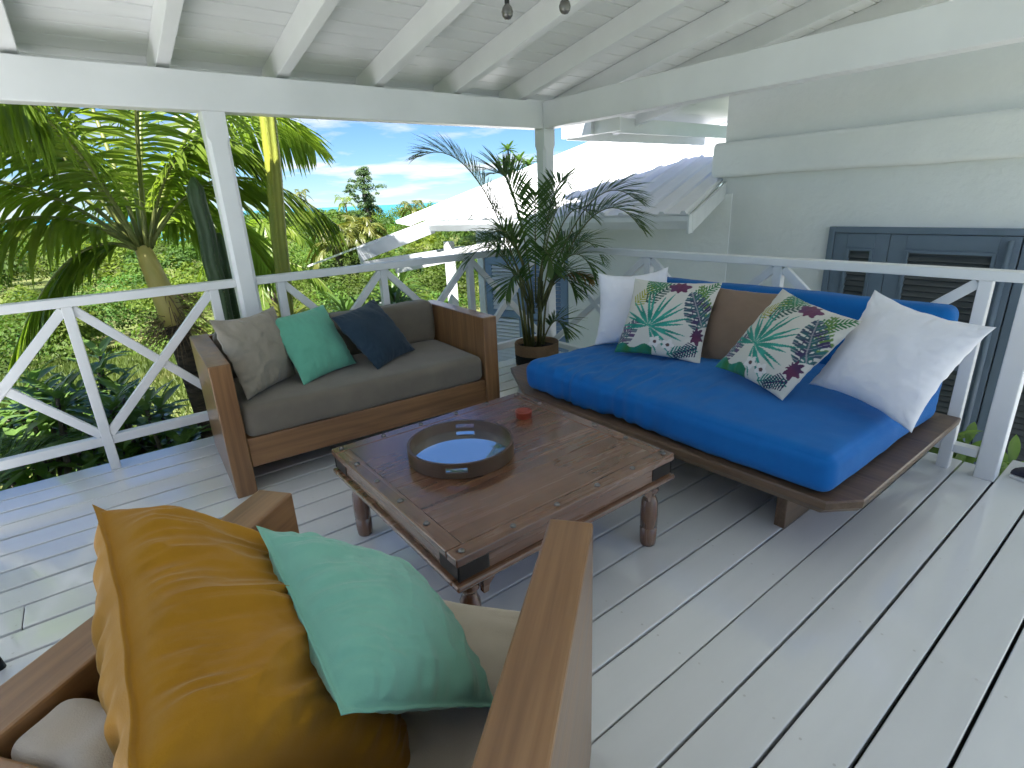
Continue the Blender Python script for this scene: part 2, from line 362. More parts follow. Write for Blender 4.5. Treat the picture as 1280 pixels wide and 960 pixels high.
# ------------------------------------------------------------------ ground, sea
def gz(x, y):
    d = math.hypot(x, y)
    t = min(1, max(0, (d-6)/14)); z = -1.6 - 0.75*t*t*(3-2*t)
    if d > 40: z -= (d-40)*0.035
    if d > 260: z -= (d-260)*0.10
    return z
g = MB(); rings = [0, 2, 4, 6, 8, 10, 13, 17, 22, 30, 40, 60, 90, 140, 200, 260, 330, 420, 560, 800]; na = 72
for r in rings:
    for k in range(na):
        t = 2*math.pi*k/na; x, y = r*math.cos(t), r*math.sin(t); g.v.append((x, y, gz(x, y) + (0.12*noise.noise(Vector((x*.3, y*.3, 0))) if r > 4 else 0)))
for i in range(len(rings)-1):
    for k in range(na): g.f.append((i*na+k, i*na+(k+1) % na, (i+1)*na+(k+1) % na, (i+1)*na+k))
for f in range(len(g.f)): g.f[f] = g.f[f][::-1] if False else g.f[f]
g.build('ground', 'grass_ground', kind='structure', smooth=True)
MB().prism([(40000*math.cos(2*math.pi*k/64), 40000*math.sin(2*math.pi*k/64)) for k in range(64)], -40, -27).build('sea', 'sea_water', kind='structure')

# ------------------------------------------------------------------ deck
deck = MB().box((-9.2, -5.9, -0.20), (0.10, 0.10, -0.06)).build('deck', 'gap_shade', kind='structure')  # near-black body paints the shade in the board gaps
ROOTM[deck.name] = Matrix.Identity(4)
lines = [0.128, -0.0427] + [-0.0427-0.1717*k for k in range(1, 9)]
y8 = lines[-1]; yr0 = -0.0427-0.1621*16.9085
lines += [y8+(yr0-y8)*k/8 for k in range(1, 9)]
lines += [yr0-0.1621*k for k in range(1, 40)]
rb = random.Random(3)
for i in range(len(lines)-1):
    y1, y0 = lines[i], lines[i+1]
    if y1 < -5.8: break
    gap = (0.0074 if i < 11 else 0.0036) + rb.uniform(-0.0008, 0.0012)
    if i in (20, 21, 22, 23): gap = 0.0046
    joint = None
    if i == 8: joint = -3.93
    segs = [(-9.2, 0.13)] if joint is None else [(-9.2, joint-0.0015), (joint+0.0015, 0.13)]
    if y0 < -3.5: segs = [(segs[0][0], 0.34)]
    for a, b in segs:
        dz = rb.uniform(-0.002, 0.002)
        MB().box((a, y0+gap, -0.035), (b, y1-gap, dz)).build('deck_board', 'deck_paint', deck, bevel=0.004, seg=2)
# landing step beyond the gap in the rail, shoe on it
sc = MB()
for i in range(len(lines)-1):
    if lines[i] < -5.0: break
    for k in range(9):
        for f in (0.22, 0.78):
            x = -0.35-0.60*k+rb.uniform(-.012, .012); y = lines[i+1]+(lines[i]-lines[i+1])*f+rb.uniform(-.006, .006)
            P = [(x+0.0042*math.cos(t*math.pi/4), y+0.0042*math.sin(t*math.pi/4), 0.0024) for t in range(8)]; sc.add(P, [tuple(range(8))])
sc.build('screw_heads', 'screw_paint', deck, kind='stuff')
# deck edge boards
MB().box((-9.2, 0.10, -0.24), (0.12, 0.125, -0.037)).build('deck_fascia', 'white_paint', deck)

# ------------------------------------------------------------------ railings
RH = 1.05
def brace(rail, a, b, w=0.05, d=0.034, off=0.0):
    MB().bar(a, b, d, w, (0, 0, 1)).build('brace', 'white_paint', rail, bevel=0.004)
gr = root('railing', 'white X-braced wooden railing along the garden side of the deck', 'railing', (-3.5, 0, 0))
MB().box((-7.2, -0.030, RH-0.05), (-2.685, 0.05, RH)).build('top_rail', 'white_paint', gr, bevel=0.005)
MB().box((-2.565, -0.030, RH-0.05), (-0.065, 0.05, RH)).build('top_rail', 'white_paint', gr, bevel=0.005)
MB().box((-7.2, -0.012, 0.16), (-2.685, 0.045, 0.215)).build('bottom_rail', 'white_paint', gr, bevel=0.004)
MB().box((-2.565, -0.012, 0.16), (-0.065, 0.045, 0.215)).build('bottom_rail', 'white_paint', gr, bevel=0.004)
gb = [-6.55, -5.8, -5.05, -4.30, -3.56, -2.82, -2.41, -1.66, -0.87]
for x in gb:
    MB().box((x-0.026, -0.020, 0.0), (x+0.026, 0.032, RH-0.05)).build('baluster', 'white_paint', gr, bevel=0.004)
for x0, x1 in list(zip(gb[:5], gb[1:6])) + [(-2.41, -1.66), (-1.66, -0.87), (-0.87, -0.09)]:
    brace(gr, (x0+0.02, 0.004, 0.225), (x1-0.02, 0.004, RH-0.065))
    brace(gr, (x0+0.02, 0.008, RH-0.065), (x1-0.02, 0.008, 0.225), d=0.030)
hr = root('railing', 'white X-braced wooden railing between the daybed and the house', 'railing', (0, -1.7, 0))
MB().box((-0.05, -3.44, RH-0.05), (0.03, -0.065, RH)).build('top_rail', 'white_paint', hr, bevel=0.005)
MB().box((-0.030, -3.345, 0.10), (0.028, -0.065, 0.145)).build('bottom_rail', 'white_paint', hr, bevel=0.004)
hb = [-0.62, -1.19, -2.20, -3.215]
for y in (-1.19, -2.20, -3.215):
    MB().box((-0.036, y-0.027, 0.0), (0.018, y+0.027, RH-0.05)).build('baluster', 'white_paint', hr, bevel=0.004)
for y0, y1 in ((-0.09, -1.17), (-1.21, -2.18), (-2.22, -3.195)):
    brace(hr, (-0.006, y0-0.01, 0.16), (-0.006, y1+0.01, RH-0.065))
    brace(hr, (-0.010, y0-0.01, RH-0.065), (-0.010, y1+0.01, 0.16), d=0.030)
MB().box((-0.040, -3.435, 0.0), (0.048, -3.350, RH-0.052)).build('newel_post', 'white_paint', hr, bevel=0.005)

# posts (chamfered below the beam)
BZ, BT = 2.024, 2.231
def post(x, y, label):
    h = 0.062; c = 0.020; zt = BZ - 0.13; zb = 0.02
    def ring(ch, z): return [(x-h+ch,y-h,z),(x+h-ch,y-h,z),(x+h,y-h+ch,z),(x+h,y+h-ch,z),(x+h-ch,y+h,z),(x-h+ch,y+h,z),(x-h,y+h-ch,z),(x-h,y-h+ch,z)]
    levels = [(0.002, -0.05), (0.002, 0.05), (c, 0.09), (c, zt-0.04), (0.002, zt), (0.002, BZ-0.001)]
    m = MB(); P = []
    for ch, z in levels: P += ring(ch, z)
    F = [(i*8+k, i*8+(k+1) % 8, (i+1)*8+(k+1) % 8, (i+1)*8+k) for i in range(len(levels)-1) for k in range(8)]
    F += [tuple(range(7, -1, -1)), tuple((len(levels)-1)*8+k for k in range(8))]
    m.add(P, F)
    return m.build('porch_post', 'white_paint', label=label, cat='post', group='porch posts')
post(-2.625, 0.01, 'white chamfered post behind the wooden sofa')
post(0.0, 0.0, 'white chamfered post at the deck corner behind the potted palm')

# ------------------------------------------------------------------ porch roof
SL = math.tan(R_(10.28))
def rz(y): return 2.246 - SL*y          # rafter underside
fin(MB().box((-5.35, -0.055, BZ), (-0.062, 0.065, BT)).build('roof_beam', 'white_paint', bevel=0.006), 'long white beam over the garden railing', 'beam')
fin(MB().box((-0.060, -5.7, BZ), (0.060, 0.066, BT)).build('roof_beam', 'white_paint', bevel=0.006), 'white beam running over the blue daybed towards the corner post', 'beam')
pr = root('porch_roof', 'white boarded porch ceiling on sloping rafters', 'roof', (-2.5, -2, 2.3))
RD = 0.15
def rafter(xr, y0, y1, w=0.07, d=RD, nm='rafter'):
    m = MB(); x0 = xr-w
    m.add([(x0,y0,rz(y0)),(xr,y0,rz(y0)),(xr,y0,rz(y0)+d),(x0,y0,rz(y0)+d),(x0,y1,rz(y1)),(xr,y1,rz(y1)),(xr,y1,rz(y1)+d),(x0,y1,rz(y1)+d)],
          [(3,2,1,0),(4,5,6,7),(0,1,5,4),(1,2,6,5),(2,3,7,6),(3,0,4,7)])
    m.build(nm, 'white_paint', pr, bevel=0.005)
for k in range(8): rafter(-0.19-0.65*k, 0.30, -5.7)
rafter(0.46, 0.30, -5.7); rafter(1.11, 0.75, -5.7); rafter(1.76, 0.75, -5.7)
pb = 0.142; y = 0.41; k = 0
while y > -5.6:
    y1 = y-pb+0.009
    zA, zB = rz(y)+RD+0.001, rz(y1)+RD+0.001
    m = MB(); x0, x1 = -5.3, 2.36
    m.add([(x0,y1,zB),(x1,y1,zB),(x1,y,zA),(x0,y,zA),(x0,y1,zB+.02),(x1,y1,zB+.02),(x1,y,zA+.02),(x0,y,zA+.02)],
          [(3,2,1,0),(4,5,6,7),(0,1,5,4),(1,2,6,5),(2,3,7,6),(3,0,4,7)])
    m.build('ceiling_board', 'ceiling_paint', pr, bevel=0.003, seg=1)
    y -= pb
m = MB(); y0, y1 = 0.40, -6.5
def slab(x0, x1, y0, y1, dz0, dz1):
    return MB().add([(x0,y1,rz(y1)+dz0),(x1,y1,rz(y1)+dz0),(x1,y0,rz(y0)+dz0),(x0,y0,rz(y0)+dz0),(x0,y1,rz(y1)+dz1),(x1,y1,rz(y1)+dz1),(x1,y0,rz(y0)+dz1),(x0,y0,rz(y0)+dz1)],
          [(3,2,1,0),(4,5,6,7),(0,1,5,4),(1,2,6,5),(2,3,7,6),(3,0,4,7)])
slab(2.37, 3.6, 0.40, -0.305, RD+.004, RD+.03).build('canopy_sheet', 'ceiling_paint', pr)
slab(-5.35, 2.38, 0.42, -5.75, RD+.032, RD+.05).build('roof_sheet', 'gap_shade', pr)  # coloured near black as the shade between ceiling boards
slab(1.02, 3.6, 0.92, 0.405, RD+.004, RD+.05).build('canopy_sheet', 'ceiling_paint', pr)
MB().box((-5.3, 0.375, 2.19), (1.03, 0.40, rz(0.40)+RD+0.03)).build('fascia', 'white_paint', pr, bevel=0.004)
MB().box((0.995, 0.41, 2.06), (1.038, 0.86, 2.43)).build('fascia', 'white_paint', pr, bevel=0.004)
MB().box((1.04, 0.80, 2.045), (3.6, 0.83, 2.215)).build('fascia', 'white_paint', pr, bevel=0.004)
MB().box((1.04, 0.06, 2.06), (1.075, 0.795, 2.36)).build('fascia', 'white_paint', pr, bevel=0.004)
MB().box((1.08, 0.42, 2.09), (3.6, 0.45, 2.24)).build('fascia', 'white_paint', pr, bevel=0.004)

# ------------------------------------------------------------------ the house beyond the railing
XW = 2.4
house = root('house', 'white plastered house wall with blue-grey louvred door beyond the railing', 'house', (XW, -2, -1.6))
MB().box((XW, -7.0, -1.7), (XW+0.25, -0.255, 3.2)).build('wall', 'plaster', house)
MB().box((XW+0.002, -0.254, -1.7), (XW+0.248, -0.02, 1.50)).build('wall', 'plaster', house)
def wav(p, n): 
    q = 0.020*noise.noise(Vector((p.x*1.2, p.y*1.3, p.z*1.3+5)))
    return p + n*q
MB().rbox((XW-0.14, -7.0, 1.595), (XW+0.1, -0.19, 1.945), 0.045, (3, 70, 8), wav).build('parapet_band', 'plaster', house, smooth=True)
# door set
dz1 = 1.082
dy0 = -1.475
def door_leaf(y0, y1, z0, z1, par, parnm, x, mat, slat, sl_mat, st=0.10, top=0.13):
    d = MB()
    d.box((x-0.035, y0, z0), (x, y0+st, z1)).box((x-0.035, y1-st, z0), (x, y1, z1)).box((x-0.035, y0+st, z1-top), (x, y1-st, z1)).box((x-0.035, y0+st, z0), (x, y1-st, z0+0.2)).box((x-0.035, y0+st, z0+0.98), (x, y1-st, z0+1.08))
    leaf = d.build(parnm, mat, par, bevel=0.004)
    # raised moulding round the louvres
    mo = MB(); a, b, c, e = y0+st, y1-st, z0+1.08, z1-top; w = 0.028
    mo.box((x-0.048, a, c), (x-0.002, a+w, e)).box((x-0.048, b-w, c), (x-0.002, b, e)).box((x-0.048, a+w, e-w), (x-0.002, b-w, e)).box((x-0.048, a+w, c), (x-0.002, b-w, c+w))
    mo.build('moulding', mat, leaf, bevel=0.004)
    z = c+w+0.01
    for (za, zb) in ((z0+0.21, z0+0.97), (c+w, e-w)):
        z = za+0.012
        while z < zb-0.03:
            MB().add([(x-0.030, a+w*(zb > z0+1), z), (x-0.030, b-w*(zb > z0+1), z), (x-0.004, b-w*(zb > z0+1), z+0.038), (x-0.004, a+w*(zb > z0+1), z+0.038),
                      (x-0.024, a+w*(zb > z0+1), z-0.004), (x-0.024, b-w*(zb > z0+1), z-0.004), (x+0.002, b-w*(zb > z0+1), z+0.034), (x+0.002, a+w*(zb > z0+1), z+0.034)],
                     [(0,1,2,3),(7,6,5,4),(0,4,5,1),(1,5,6,2),(2,6,7,3),(3,7,4,0)]).build('slat', sl_mat, leaf)
            z += slat
    return leaf
fr = MB(); zf = -1.1
fr.box((XW-0.05, dy0-0.055, zf), (XW+0.02, dy0, dz1)).box((XW-0.05, dy0-0.055-2.2, zf), (XW+0.02, dy0-2.2, dz1)).box((XW-0.05, dy0-2.2, dz1-0.055), (XW+0.02, dy0-0.055, dz1))
fr.build('door_frame', 'blue_grey_paint', house, bevel=0.005)
MB().box((XW-0.003, dy0-2.2, zf), (XW+0.004, dy0-0.056, dz1-0.056)).build('door_backing', 'louvre_paint', house)
door_leaf(dy0-0.055-0.47, dy0-0.06, zf, dz1-0.06, house, 'door', XW-0.006, 'blue_grey_paint', 0.052, 'louvre_paint', 0.115)
door_leaf(dy0-0.055-0.47-0.90, dy0-0.055-0.475, zf, dz1-0.06, house, 'door', XW-0.006, 'blue_grey_paint', 0.052, 'louvre_paint', 0.13)
door_leaf(dy0-0.055-0.47-1.65, dy0-0.055-0.475-0.905, zf, dz1-0.06, house, 'door', XW-0.006, 'blue_grey_paint', 0.052, 'louvre_paint', 0.14)
MB().tube([(XW-0.085, dy0-1.37, dz1-0.09), (XW-0.085, dy0-1.37, -0.9)], 0.022, 10).build('drain_pipe', 'blue_grey_paint', house, smooth=True)
MB().box((0.125, -5.2, -0.16), (0.34, -3.45, -0.04)).build('deck_step', 'white_paint', kind='structure')

MB().box((-9.3, -5.95, -1.7), (-2.9, -5.8, 3.6)).build('unseen_back_wall', 'plaster', kind='structure')  # unseen wall behind the camera, shortened to tune the fill light
MB().box((0.16, -7.0, -1.75), (2.39, -0.4, -1.57)).build('bounce_slab', 'bounce_slab_grey', kind='structure')  # added unseen slab, there to bounce neutral light onto the house wall
# wing with the white metal roof, turned 20 degrees
A20 = R_(20); TH = R_(12)
Dh = Vector((math.cos(A20), math.sin(A20), 0)); Ev = Vector((-math.sin(A20), math.cos(A20), 0))
Dv = Dh*math.cos(TH) + Vector((0, 0, math.sin(TH)))
k_ = (XW+3.4187)/(1.8+3.4187)
W0 = CAM + (Vector((1.8, -0.638, 1.548))-CAM)*k_
Nn = Dv.cross(Ev).normalized()
def rp(e, d, n=0.0): return W0 + Ev*e + Dv*d + Nn*n
wing = root('house_wing', 'white wing of the house with ribbed metal roof and pale blue doors', 'house', (1.5, 1.5, -1.6))
dE = -1.25*k_; eL = 3.02*k_; dT = 5.2
def quadslab(P4, n, t):
    P = [p for p in P4] + [p - n*t for p in P4]
    return MB().add(P, [(0,1,2,3),(7,6,5,4),(0,4,5,1),(1,5,6,2),(2,6,7,3),(3,7,4,0)])
e0 = -0.0
roof = quadslab([rp(e0, dE), rp(e0, dT), rp(eL, dT), rp(eL, dE)], Nn, 0.012).build('roof', 'roof_metal', wing)
e = e0+0.05
while e < eL-0.05:
    m = MB(); prof = [(-0.032, 0.001), (-0.016, 0.024), (0.016, 0.024), (0.032, 0.001)]
    P = [rp(e+a, dE-0.004, b) for a, b in prof] + [rp(e+a, dT, b) for a, b in prof]
    m.add(P, [(0,1,2,3),(0,4,5,1),(1,5,6,2),(2,6,7,3)]).build('rib', 'roof_metal', roof)
    e += 0.205
# ridge cap along the far rake
m = MB(); P = [rp(eL-0.16, dE-0.3, 0.035), rp(eL-0.16, dT, 0.035), rp(eL+0.05, dT, 0.07), rp(eL+0.05, dE-0.3, 0.07)]
quadslab(P, Nn, 0.03).build('ridge_cap', 'roof_metal', roof)
# gutter
gp = rp(e0-0.02, dE); gq = rp(eL-0.28, dE)
gc = Vector((0, 0, -1))
m = MB(); prof = [(0.02, 0.0), (0.02, -0.10), (-0.06, -0.10), (-0.085, -0.04), (-0.085, 0.0), (-0.105, 0.0), (-0.105, -0.045), (-0.07, -0.118), (0.035, -0.118), (0.035, 0.0)]
P = [gp + Dh*a + Vector((0, 0, b-0.018)) for a, b in prof] + [gq + Dh*a + Vector((0, 0, b-0.018)) for a, b in prof]
n = len(prof); m.add(P, [tuple(range(n-1, -1, -1)), tuple(range(n, 2*n))] + [(i, (i+1) % n, n+(i+1) % n, n+i) for i in range(n)])
m.build('gutter', 'gutter_paint', wing)
# end cap, barge board on the near rake
MB().bar(rp(e0-0.03, dE-0.02, -0.09), rp(e0-0.03, 0.25, -0.09), 0.028, 0.16, Nn).build('barge_board', 'gutter_paint', wing, bevel=0.003)
MB().bar(gp+Dh*(-0.035)+Vector((0, 0, -0.09)), gp+Dh*(-0.035)+Vector((0, 0, -0.09))+Ev*(-0.02), 0.15, 0.17).build('gutter_end', 'gutter_paint', wing)
# sloping porch fascia at the far left, with beam and post
fa, fb = rp(eL-0.27, dE), rp(eL-0.10, dE-1.12)
MB().bar(fa+Vector((0, 0, -0.085)), fb+Vector((0, 0, -0.085)), 0.03, 0.15).build('porch_fascia', 'gutter_paint', wing, bevel=0.003)
quadslab([fa+Vector((0, 0, 0.01)), fb+Vector((0, 0, 0.01)), fb+Ev*0.9+Vector((0, 0, -0.22)), fa+Ev*0.9+Vector((0, 0, -0.22))], Vector((0, 0, 1)), 0.02).build('porch_sheet', 'roof_metal', wing)
MB().bar(fb+Dh*0.03+Vector((0, 0, -0.19)), fa+Dh*0.6+Vector((0, 0, -0.40)), 0.05, 0.06).build('porch_soffit', 'white_paint', wing)
pbm0 = rp(e0, dE+0.1)*1.0; pbm0.z = 1.0
pw = rp(eL-0.45, dE+0.06); pw.z = -1.6
MB().bar(fb+Dh*0.55+Vector((0, 0, -0.29)), rp(e0+1.7, dE+0.08)+Vector((0, 0, -0.24)), 0.09, 0.13).build('porch_beam', 'white_paint', wing, bevel=0.004)
MB().box((pw.x-0.05, pw.y-0.05, -1.7), (pw.x+0.05, pw.y+0.05, 1.0)).build('post', 'white_paint', wing, bevel=0.005)
# wing wall and doors
def wq(e, back, z): 
    p = W0 + Ev*e + Dh*(dE*math.cos(TH)+back); return Vector((p.x, p.y, z))
WB = 1.30
def wbox(e0_, e1_, b0, b1, z0, z1, m=None):
    m = m or MB()
    P = [wq(e0_, b0, z0), wq(e1_, b0, z0), wq(e1_, b1, z0), wq(e0_, b1, z0), wq(e0_, b0, z1), wq(e1_, b0, z1), wq(e1_, b1, z1), wq(e0_, b1, z1)]
    return m.add(P, [(0,1,2,3),(7,6,5,4),(4,5,1,0),(5,6,2,1),(6,7,3,2),(7,4,0,3)])
wbox(-0.12, 1.90, WB, WB+0.2, -1.7, 1.42).build('wall', 'plaster', wing)
wbox(1.90, 3.30, WB+0.002, WB+0.2, 0.70, 1.42).build('wall', 'plaster', wing)
wbox(3.30, 3.40, WB, WB+0.2, -1.7, 1.42).build('wall', 'plaster', wing)
wbox(1.90, 3.30, WB+0.15, WB+0.2, -1.7, 0.70).build('door_recess', 'lit_louvre', wing)  # recess whitened as the light behind the shutters
for (ea, eb, lm) in ((1.92, 2.59, 'light_blue_paint'), (2.61, 3.28, 'lit_louvre')):  # left leaf's slats whitened for light coming through
    m = MB(); st = 0.11
    for (a, b, c, d) in ((ea, ea+st, -1.2, 0.68), (eb-st, eb, -1.2, 0.68), (ea+st, eb-st, 0.56, 0.68), (ea+st, eb-st, -0.2, -0.1), (ea+st, eb-st, -1.2, -1.0)): wbox(a, b, WB+0.02, WB+0.06, c, d, m)
    leaf = m.build('door', 'light_blue_paint', wing)
    for z0_, z1_ in ((-0.1, 0.56), (-1.0, -0.2)):
        z = z0_+0.01
        while z < z1_-0.03:
            q = MB(); P = [wq(ea+st, WB+0.025, z), wq(eb-st, WB+0.025, z), wq(eb-st, WB+0.052, z+0.04), wq(ea+st, WB+0.052, z+0.04)]
            quadslab(P, (P[1]-P[0]).cross(P[2]-P[1]).normalized(), 0.006).build('slat', lm, leaf)
            z += 0.055
# verandah rail of the wing
for zz in (-0.28, 0.12):
    MB().bar(wq(eL-0.45, 0.1, zz), wq(eL+1.0, 0.1, zz), 0.05, 0.05).build('rail', 'white_paint', wing)

# ------------------------------------------------------------------ cushions
def cloth(p, seed, amp, sc): 
    return amp*noise.fractal(Vector((p[0]*sc+seed, p[1]*sc-seed*1.7, p[2]*sc+seed*0.3)), 1.0, 2.0, 4)
def pillow(name, C4, T, mat, label, k=0.10, flange=0.0, seed=1, n=60, wr=0.006, fold=None, pr=None, grp=None, sag=0.0, back=1.0, q=0.55, cat='cushion'):
    TL, TR, BR, BL = [Vector(c) for c in C4]
    nr = (TR-TL + BR-BL).cross((TL-BL)+(TR-BR)).normalized()      # outward normal (towards viewer)
    size = (TR-TL).length
    side = {}
    V = []; F = []; cols = []
    us = np.sin(np.linspace(-math.pi/2, math.pi/2, n+1))*0.25 + np.linspace(-1, 1, n+1)*0.75
    for sg in (1, -1):
        for j in range(n+1):
            for i in range(n+1):
                edge = i in (0, n) or j in (0, n)
                if sg == -1 and edge: side[(sg, i, j)] = side[(1, i, j)]; continue
                u, v = float(us[i]), float(us[j])
                fl = 1-flange
                cu, cv = min(1, abs(u)/fl), min(1, abs(v)/fl)
                un = u*(1-k*(1-v*v)*abs(u)**1.5); vn = v*(1-k*(1-u*u)*abs(v)**1.5)
                un += 0.012*noise.noise(Vector((v*4, seed, u)))*abs(u); vn += 0.012*noise.noise(Vector((u*4, seed+9, v)))*abs(v)
                if v > 0: vn -= sag*v*(1-u*u)
                a, b = (un+1)/2, (vn+1)/2
                p = BL*(1-a)*(1-b) + BR*a*(1-b) + TR*a*b + TL*(1-a)*b
                base = ((1-cu**2.1)*(1-cv**2.1))
                h = T*max(0.0, base)**q
                em = 1-max(cu, cv)
                g = math.exp(-em*5.0)
                # gathers running in from the seams
                along = v if cu > cv else u
                gat = noise.noise(Vector((along*9+seed*3.1, sg*4+seed, 0.7*max(cu, cv))))*wr*1.6*g*(1 if em > 0 else 0.3)
                fl_n = cloth((u*1.3, v*1.3, sg*2.0), seed, wr*1.2, 1.7)
                hh = h + (gat + fl_n)*min(1, 6*max(base, 0.0)**0.6)
                if fold: hh += fold(u, v, sg)*min(1, 3*max(base, 0)**0.5)
                hw = 0.0
                if edge or em <= 0: hw = 0.25*wr*noise.noise(Vector((u*6+seed, v*6, 1)))
                p = p + nr*(sg*max(0.0012 if not edge else 0, hh)*(1 if sg > 0 else back) + hw)
                side[(sg, i, j)] = len(V); V.append(p)
                if pr: cols.append(pr((u+1)/2, (v+1)/2, sg))
        for j in range(n):
            for i in range(n):
                q4 = [side[(sg, i, j)], side[(sg, i+1, j)], side[(sg, i+1, j+1)], side[(sg, i, j+1)]]
                F.append(tuple(q4 if sg == 1 else q4[::-1]))
    m = MB(); m.v = V; m.f = F
    o = m.build(name, mat, smooth=True, label=label, cat=cat, group=grp)
    if pr:
        at = o.data.color_attributes.new('print', 'FLOAT_COLOR', 'POINT'); at.data.foreach_set('color', np.array([(*c, 1) for c in cols], np.float32).ravel())
    return o

# ------------------------------------------------------------------ sofa (garden side)
sofa = root('sofa', 'low wooden sofa with taupe cushions in front of the garden railing', 'sofa', (-2.19, -0.53, 0), R_(-3.1))
# local frame: x -0.855..0.855, y -0.45 front .. 0.45 back
hw = 0.852; AT = 0.103
for sx in (-1, 1):
    x0, x1 = (-hw, -hw+AT) if sx < 0 else (hw-AT, hw)
    MB().box((x0, -0.455, 0.0), (x1, 0.44, 0.74)).build('arm', 'teak_z', sofa, True, bevel=0.006)
MB().box((-hw+AT+.001, 0.385, 0.12), (hw-AT-.001, 0.435, 0.735)).build('back_panel', 'teak_x', sofa, True, bevel=0.005)
MB().box((-hw+AT+.001, -0.440, 0.150), (hw-AT-.001, -0.395, 0.315)).build('front_rail', 'teak_x', sofa, True, bevel=0.005)
MB().box((-hw+AT+.001, -0.394, 0.20), (hw-AT-.001, 0.384, 0.305)).build('seat_base', 'teak_x', sofa, True)
def softd(amp, sc, seed, topdip=0.0):
    def f(p, n): 
        return p + n*cloth(p, seed, amp, sc)
    return f
MB().rbox((-hw+AT+.004, -0.448, 0.308), (hw-AT-.004, 0.25, 0.485), 0.05, (40, 16, 4), softd(0.006, 3.2, 3)).build('seat_cushion', 'taupe_fabric', sofa, True, smooth=True)
MB().rbox((-hw+AT+.006, 0.215, 0.46), (hw-AT-.006, 0.383, 0.775), 0.055, (40, 5, 10), softd(0.007, 3.0, 11)).build('back_cushion', 'taupe_fabric', sofa, True, smooth=True)
pillow('throw_pillow', [(-2.965, -0.60, 0.915), (-2.60, -0.50, 0.925), (-2.55, -0.525, 0.49), (-2.90, -0.83, 0.495)], 0.085, 'linen_beige', 'crumpled beige linen pillow at the left end of the wooden sofa', 0.05, 0.02, 2, wr=0.012,
       fold=lambda u, v, s: 0.014*max(0, v-0.2)*math.sin(9*u+6*v+2*noise.noise(Vector((u*2, v*2, 3)))), sag=0.08)
pillow('throw_pillow', [(-2.658, -0.541, 0.86), (-2.268, -0.379, 0.87), (-2.17, -0.563, 0.49), (-2.577, -0.757, 0.482)], 0.075, 'shaded_mint', 'mint green pillow on the wooden sofa between the beige and navy ones', 0.06, 0.015, 4, wr=0.006)
pillow('throw_pillow', [(-2.307, -0.595, 0.82), (-1.895, -0.321, 0.85), (-1.747, -0.578, 0.5), (-2.125, -0.787, 0.482)], 0.075, 'navy_fabric', 'dark navy pillow on the wooden sofa', 0.06, 0.015, 6, wr=0.007, sag=0.02)

# ------------------------------------------------------------------ coffee table
tb = root('coffee_table', 'low square dark wooden coffee table with metal studs and turned legs', 'table', (-2.212, -2.157, 0))
tx0, tx1, ty0, ty1, tz = -2.745, -1.678, -2.680, -1.635, 0.440
npl = 4
for i in range(npl):
    a = ty0+0.062 + (ty1-ty0-0.124)*i/npl; b = ty0+0.062 + (ty1-ty0-0.124)*(i+1)/npl
    MB().box((tx0+0.062, a+0.0003, tz-0.028), (tx1-0.062, b-0.0003, tz-0.0006*(i % 2))).build('plank', 'walnut_x', tb, bevel=0.0006, seg=1)
for y0, y1 in ((ty0, ty0+0.0615), (ty1-0.0615, ty1)): MB().box((tx0, y0, tz-0.03), (tx1, y1, tz+0.0008)).build('frame_board', 'walnut_x', tb, bevel=0.004)
for x0, x1 in ((tx0, tx0+0.0615), (tx1-0.0615, tx1)): MB().box((x0, ty0+0.062, tz-0.03), (x1, ty1-0.062, tz+0.0008)).build('frame_board', 'walnut_y', tb, bevel=0.004)
ins = 0.012
for (lo, hi, mt) in (((tx0+ins, ty0+ins, tz-0.095), (tx1-ins, ty0+ins+.025, tz-0.031), 'walnut_x'), ((tx0+ins, ty1-ins-.025, tz-0.095), (tx1-ins, ty1-ins, tz-0.031), 'walnut_x'),
                     ((tx0+ins, ty0+ins+.0255, tz-0.095), (tx0+ins+.025, ty1-ins-.0255, tz-0.031), 'walnut_y'), ((tx1-ins-.025, ty0+ins+.0255, tz-0.095), (tx1-ins, ty1-ins-.0255, tz-0.031), 'walnut_y')):
    MB().box(lo, hi).build('apron', mt, tb, bevel=0.003)
# lower moulding
lm_ = MB(); o_ = -0.006
for (lo, hi) in (((tx0+o_, ty0+o_, tz-0.118), (tx1-o_, ty0+.035, tz-0.096)), ((tx0+o_, ty1-.035, tz-0.118), (tx1-o_, ty1-o_, tz-0.096)), ((tx0+o_, ty0+.0355, tz-0.118), (tx0+.035, ty1-.0355, tz-0.096)), ((tx1-.035, ty0+.0355, tz-0.118), (tx1-o_, ty1-.0355, tz-0.096))):
    MB().box(lo, hi).build('moulding', 'walnut_x', tb, bevel=0.006)
MB().box((tx0+.036, ty0+.036, tz-0.06), (tx1-.036, ty1-.036, tz-0.03)).build('underside', 'walnut_x', tb)
legp = [(0.030, 0), (0.034, 0.01), (0.036, 0.03), (0.037, 0.085), (0.0345, 0.088), (0.0345, 0.093), (0.037, 0.096), (0.038, 0.15), (0.035, 0.215), (0.027, 0.235), (0.024, 0.248), (0.030, 0.257), (0.035, 0.266), (0.036, 0.276), (0.030, 0.286), (0.040, 0.296), (0.046, 0.322)]
for lx, ly in ((tx0+.075, ty0+.065), (tx1-.065, ty0+.065), (tx0+.075, ty1-.065), (tx1-.065, ty1-.065)):
    MB().lathe(legp, (lx, ly, 0), 20).build('leg', 'walnut_z', tb, smooth=True)
